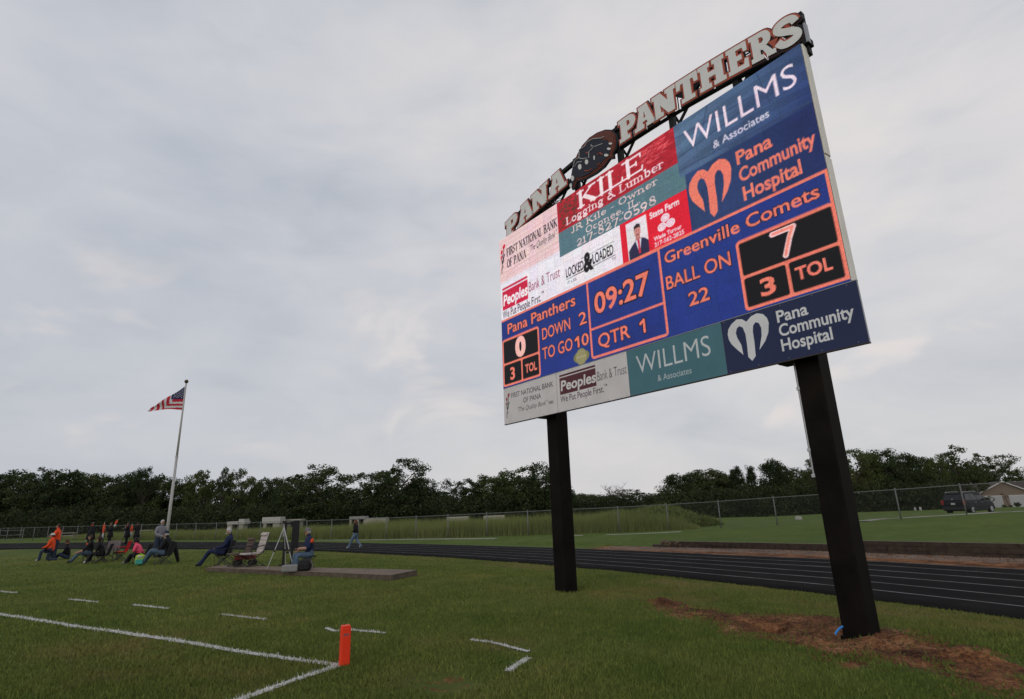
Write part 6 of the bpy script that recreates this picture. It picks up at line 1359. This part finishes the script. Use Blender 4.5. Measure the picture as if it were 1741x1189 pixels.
# ------------------------------------------------------------------ dark family SUV on the drive
def suv():
    base = at(1658, 876, 52.5); zb = hz_at(base[0], base[1])+.02
    hd = math.atan2(.45, .89)
    c0 = at(1636, 878, 52.0); r = empty('parked_suv', (c0[0]+1.9, c0[1]+1.4, hz_at(c0[0]+1.9, c0[1]+1.4)+.0), hd, label='dark blue sport utility vehicle parked on the drive, seen from behind', cat='car')
    BODY = mat('car_navy', (.004, .005, .008), .5, 0, .2); GL = mat('car_glass', (.006, .007, .010), .15, 0, .35); BLKP = mat('car_plastic', (.012, .012, .013), .6); TL = mat('tail_red', (.22, .012, .012), .3); PLT = mat('plate', (.36, .36, .34), .5); CHR = mat('car_silver', (.42, .43, .45), .3, .6)
    L, Wd = 5.0, 1.98
    # body shell lofted from cross sections along x (rear -2.5 .. nose +2.5)
    secs = [(-2.50, .34, .98, .90, 1.02), (-2.46, .30, 1.10, .96, 1.10), (-1.9, .26, 1.12, .99, 1.12), (0, .24, 1.12, .99, 1.12), (1.1, .26, 1.12, .98, 1.12), (2.0, .28, 1.06, .95, 1.06), (2.42, .34, .92, .88, .94), (2.5, .42, .80, .80, .82)]
    vs = []; fs = []; n = 10
    for x, z0_, zs_, hw_, zt in secs:
        vs += [(x, -hw_*.86, z0_), (x, -hw_, z0_+.16), (x, -hw_, z0_+.45), (x, -hw_*.975, zs_-.08), (x, -hw_*.93, zs_), (x, hw_*.93, zs_), (x, hw_*.975, zs_-.08), (x, hw_, z0_+.45), (x, hw_, z0_+.16), (x, hw_*.86, z0_)]
    for i in range(len(secs)-1):
        for j in range(n): fs.append((i*n+j, i*n+(j+1) % n, (i+1)*n+(j+1) % n, (i+1)*n+j))
    fs += [tuple(range(n))[::-1], tuple((len(secs)-1)*n+j for j in range(n))]
    b = MB().add(vs, fs).build('body', BODY, r, smooth=False, bevel=.03)
    # cabin
    cs = [(-2.44, 1.08, .92), (-2.12, 1.80, .74), (-1.9, 1.84, .76), (.2, 1.86, .78), (.62, 1.80, .76), (1.32, 1.10, .90)]
    vs = []; fs = []
    for x, z, hw_ in cs: vs += [(x, -hw_, z), (x, hw_, z)]
    for x in (-2.44, 1.32): vs += [(x, -.92, 1.05), (x, .92, 1.05)]
    fs = [(2*i, 2*i+1, 2*i+3, 2*i+2) for i in range(5)]
    side = [0, 2, 4, 6, 8, 10, 14, 12]; fs += [tuple(side), tuple(x+1 for x in side)[::-1], (12, 13, 1, 0), (10, 11, 15, 14)]
    MB().add(vs, fs).build('cabin', BODY, r, bevel=.04)
    def yl(z): return .93-.17*(z-1.08)/.75+.012
    for s in (-1, 1):
        for a, b_, c, d in (((-2.28, 1.2), (-1.30, 1.2), (-1.30, 1.72), (-2.02, 1.72)),)*1+(((-1.24, 1.2), (-.32, 1.2), (-.32, 1.74), (-1.24, 1.74)), ((-.25, 1.2), (1.02, 1.2), (.58, 1.72), (-.25, 1.74))):
            Q = [(x, s*yl(z), z) for x, z in (a, b_, c, d)]; Q2 = [(x, s*(yl(z)-.03), z) for x, z in (a, b_, c, d)]
            MB().add(Q+Q2, [(0, 1, 2, 3), (0, 4, 5, 1), (1, 5, 6, 2), (2, 6, 7, 3), (3, 7, 4, 0)]).build('side_window', GL, r)
        MB().tube([(-2.0, s*.70, 1.86), (-1.9, s*.70, 1.92), (.0, s*.70, 1.94), (.15, s*.70, 1.87)], .022, 6).build('roof_rail', CHR, r)
        for zt_ in (1.02,): MB().box((-2.47, s*.86, zt_), (.12, .20, .40)).build('tail_light', TL, r, bevel=.02)
        MB().box((.95, s*1.08, 1.26), (.14, .22, .18)).build('wing_mirror', BLKP, r, bevel=.03); MB().box((2.44, s*.72, .84), (.12, .36, .18)).build('headlight', CHR, r, bevel=.03)
        MB().box((-.3, s*1.0, .36), (2.5, .05, .12)).build('side_sill', BLKP, r, bevel=.02)
        for x in (-.85, .25): MB().box((x, s*1.0, .98), (.2, .03, .03)).build('door_handle', CHR, r)
        for x in (-1.55, 1.6):
            w = MB().tube([(x, s*.76, .37), (x, s*1.0, .37)], .37, 20).build('tyre', BLKP, r, bevel=.03); MB().tube([(x, s*.98, .37), (x, s*1.008, .37)], .23, 14).build('rim', CHR, w)
    MB().add([(-2.455, -.78, 1.2), (-2.455, .78, 1.2), (-2.20, .68, 1.72), (-2.20, -.68, 1.72), (-2.40, -.78, 1.2), (-2.40, .78, 1.2), (-2.15, .68, 1.72), (-2.15, -.68, 1.72)], [(3, 2, 1, 0), (0, 1, 5, 4), (1, 2, 6, 5), (2, 3, 7, 6), (3, 0, 4, 7)]).build('rear_window', GL, r)
    MB().add([(1.30, -.80, 1.16), (1.30, .80, 1.16), (.70, .70, 1.76), (.70, -.70, 1.76), (1.26, -.80, 1.12), (1.26, .80, 1.12)], [(0, 1, 2, 3)]).build('windscreen', GL, r)
    MB().box((-2.53, 0, .50), (.14, 1.86, .26)).build('rear_bumper', BLKP, r, bevel=.04); MB().box((2.52, 0, .48), (.14, 1.7, .26)).build('front_bumper', BLKP, r, bevel=.04)
    MB().box((-2.545, 0, .90), (.02, .34, .16)).build('number_plate', PLT, r, bevel=.004); MB().box((-2.53, 0, 1.30), (.02, .10, .07)).build('rear_badge', CHR, r, bevel=.01); MB().box((-2.2, 0, 1.84), (.22, 1.3, .04)).build('rear_spoiler', BODY, r, bevel=.01)
suv()
# ------------------------------------------------------------------ house at the right edge
def house():
    D = 112.; G_ = at(1714, 863, D); z0 = G_[2]; r = empty('house', (G_[0], G_[1], z0), math.radians(-28), label='tan house with a white-trimmed garage gable at the right edge', cat='house')
    WALLM = mat('siding_tan', (.20, .155, .12), .8, var=.08); ROOF = mat('shingle_roof', (.055, .045, .040), .9, var=.3, vscale=3); WT = mat('white_trim', (.52, .50, .48), .6)
    DM = mat('garage_white', (.40, .40, .41), .6)
    hw, He, Hp = 3.75, 2.75, 4.75
    MB().prism([(-hw, 0), (hw, 0), (hw, He), (0, Hp), (-hw, He)], 0, 7).build('wall', WALLM, r)
    for s in (-1, 1):
        a = math.atan2(Hp-He, hw); e = (s*(hw+.45), He-.45*math.tan(a)); MB().prism([(0, Hp+.16), (e[0], e[1]+.16), (e[0], e[1]), (0, Hp)][::s], -.5, 9).build('roof', ROOF, r)
        MB().prism([(0, Hp+.20), (e[0], e[1]+.20), (e[0], e[1]-.02), (0, Hp-.02)][::s], -.60, -.51).build('rake_trim', WT, r)
    for x in (-1.85, 1.85):
        d = MB().box((x, -.03, 1.07), (2.7, .08, 2.14)).build('garage_door', DM, r)
        for k in range(4): MB().box((x, -.08, .27+k*.53), (2.6, .02, .47)).build('door_panel', DM, d, bevel=.006)
        MB().box((x, -.02, 2.20), (2.9, .07, .12)).build('door_trim', WT, r)
    MB().box((0, -.06, 1.95), (.16, .12, .26)).build('wall_lamp', mat('lamp_black', (.02, .02, .02), .5), r)
    # main house behind with its ridge across
    MB().box((3.0, 11, 1.4), (21, 8, 2.8)).build('wall', WALLM, r)
    MB().add([(-8, 6.4, 2.7), (14, 6.4, 2.7), (14, 11, 4.7), (-7.2, 11, 4.7), (-8, 15.6, 2.7), (14, 15.6, 2.7)], [(0, 1, 2, 3), (3, 2, 5, 4), (0, 3, 4), (1, 5, 2), (0, 4, 5, 1)]).build('roof', ROOF, r)
    MB().box((-5.6, 6.95, 1.4), (1.2, .08, 1.2)).build('window', mat('house_glass', (.03, .035, .04), .2), r)
    for nm, px, py, s in (('garden_shrub', 1708, 863, .5), ('garden_shrub', 1731, 862, .75), ('garden_shrub', 1719, 863, .3)):
        P = at(px, py, D-3.5); C_ = np.array([[RNG.uniform(-.4, .4)*s*1.5, RNG.uniform(-.3, .3)*s, RNG.uniform(.1, 1.)*s] for _ in range(14)]); V, F_ = leaves(C_, np.full(14, .35*s+.1), 26, .12)
        o = link(nm, np_mesh(nm, V, F_, LEAFD), label={1708: 'small round shrub left of the garage doors', 1731: 'larger shrub between the garage doors', 1719: 'tiny dark shrub under the bare garden tree'}[px], cat='shrub'); o.location = (P[0], P[1], z0)
    P = at(1717, 863, D-4); t = MB(); t.tube([(0, 0, 0), (-.25, 0, 1.2), (-.7, 0, 2.2)], [.06, .045, .02], 6)
    for a, b in (((-.4, 0, 1.5), (-1.1, .1, 2.3)), ((-.3, 0, 1.3), (.2, .1, 2.1)), ((-.6, 0, 2.0), (-.9, 0, 2.6))): t.tube([a, b], [.03, .01], 5)
    r2 = empty('garden_tree', (P[0], P[1], z0), label='thin leaning young tree in front of the garage', cat='tree'); t.build('trunk', BARK, r2)
    V, F_ = leaves(np.array([(-.9, 0, 2.4), (-.6, 0, 2.5), (.2, 0, 2.1)]), np.array([.3, .3, .25]), 14, .12); link('crown', np_mesh('crown', V, F_, mat('autumn_leaf', (.12, .05, .03), .8)), r2)
    # far driveway in front of the garage
    strip('garage_drive', [(G_[0]-6, G_[1]-7), (G_[0]+12, G_[1]-13)], 4.5, CONC, .05)
house()
# ------------------------------------------------------------------ white sheds and trailers beyond the weeds
SHW = mat('shed_white', (.38, .37, .34), .7, var=.08); SHG = mat('shed_grey', (.22, .22, .21), .6); SHT = mat('shed_teal', (.03, .06, .055), .7); SHC = mat('shed_cream', (.30, .28, .23), .7)
def shelter(label, x0, x1, yt, D, open_=None, roofc=SHW, wallc=SHC, rth=.35):
    a, b = at(x0, yt, D), at(x1, yt, D); cx_ = (a[0]+b[0])/2; z0 = hz_at(cx_, D); w = b[0]-a[0]; h = a[2]-z0
    r = empty('shelter', (cx_, D, z0), 0, label=label, cat='shelter', group='pale sheds and trailers beyond the weeds')
    MB().box((0, .8, h-rth/2), (w, 1.6, rth)).build('roof', roofc, r, bevel=.03)
    segs = open_ or [(0, 1)]
    for s0_, s1_ in segs: MB().box((-w/2+w*(s0_+s1_)/2, .8, (h-rth)/2), (w*(s1_-s0_), 1.3, h-rth)).build('wall', wallc, r)
    MB().box((0, 1.5, (h-rth)/2), (w*.96, .1, h-rth-.02)).build('rear_wall', SHT, r); return r
D2 = 74
shelter('small pale shelter with a dark open middle, leftmost beyond the weeds', 386, 416, 887.5, D2, [(0, .28), (.66, .9)])
shelter('tall narrow white shed end right of the leftmost shelter', 406, 415, 883, D2+3, None, SHW, SHW)
shelter('broad white-roofed shelter with two open bays', 446, 477, 880, D2, [(.06, .22), (.58, .94)], rth=.75)
shelter('low cream shed partly hidden by tree shade', 483, 512, 883.5, D2+2, [(.0, .35), (.6, .9)], SHC, SHC, .2)
shelter('grey-roofed shelter behind the walking woman', 594, 621, 878.8, D2-4, [(.0, .12), (.45, .6), (.88, 1)], SHG, SHC, .3)
def trailer(label, x0, x1, yt, D):
    a, b = at(x0, yt, D), at(x1, yt, D); cx_ = (a[0]+b[0])/2; z0 = hz_at(cx_, D); w = b[0]-a[0]; h = max(.6, a[2]-z0-.5)
    r = empty('trailer', (cx_, D, z0), 0, label=label, cat='trailer', group='pale sheds and trailers beyond the weeds')
    MB().box((0, .8, .5+h/2), (w, 1.6, h)).build('body', SHC, r, bevel=.08); MB().box((0, .8, .5+h-.02), (w*.97, 1.5, .1)).build('roof', SHW, r, bevel=.02)
    for k in (-.3, .05, .32): MB().box((k*w, .03, .5+h*.62), (w*.13, .04, h*.26)).build('window', SHT, r)
    for k in (-.12, .12):
        MB().tube([(k*w, .1, .34), (k*w, .35, .34)], .34, 12).build('wheel', DSH, r)
    return r
trailer('long cream trailer right of the grey-roofed shelter', 621, 657, 882, D2-4)
trailer('low white trailer left of the far scoreboard post', 759, 796, 882, D2-2); trailer('low white trailer nearest the far scoreboard post', 822, 858, 880.5, D2-2)
# small things on the far lawns
for px, py, w, h, lab in ((1358, 884, .42, .2, 'small white box on the far lawn between two fence posts'), (1557, 871, .16, .35, 'left one of two small white markers on the far lawn'), (1566, 871, .2, .4, 'right one of two small white markers on the far lawn')):
    P = on_ground(px, py, .2) if py > 880 else Vector(at(px, py, 75))
    if py < 880: P.z = hz_at(P.x, P.y)
    o = MB().box((0, 0, h/2), (w, .2, h)).box((0, 0, h+.02), (w*.7, .16, .04)).build('lawn_marker', SHW, label=lab, cat='marker', bevel=.02); o.location = P
for px, py, lab in ((115, 906.5, 'pale picnic table left among the weeds behind the flag guard'), (243, 902, 'pale picnic table among the weeds left of the flagpole')):
    P = at(px, py, 72.); r = empty('picnic_table', (P[0], P[1], hz_at(P[0], P[1])), .2, label=lab, cat='table'); h = max(.7, P[2]-r.location.z)
    MB().box((0, 0, h), (1.9, .75, .06)).build('table_top', SHC, r)
    for s in (-1, 1): MB().box((0, s*.75, h*.6), (1.9, .26, .05)).build('bench', SHC, r); MB().bar((s*.7, -.6, 0), (s*.7, .3, h), .07).build('leg', SHC, r); MB().bar((s*.7, .6, 0), (s*.7, -.3, h-.02), .06).build('leg', SHC, r)
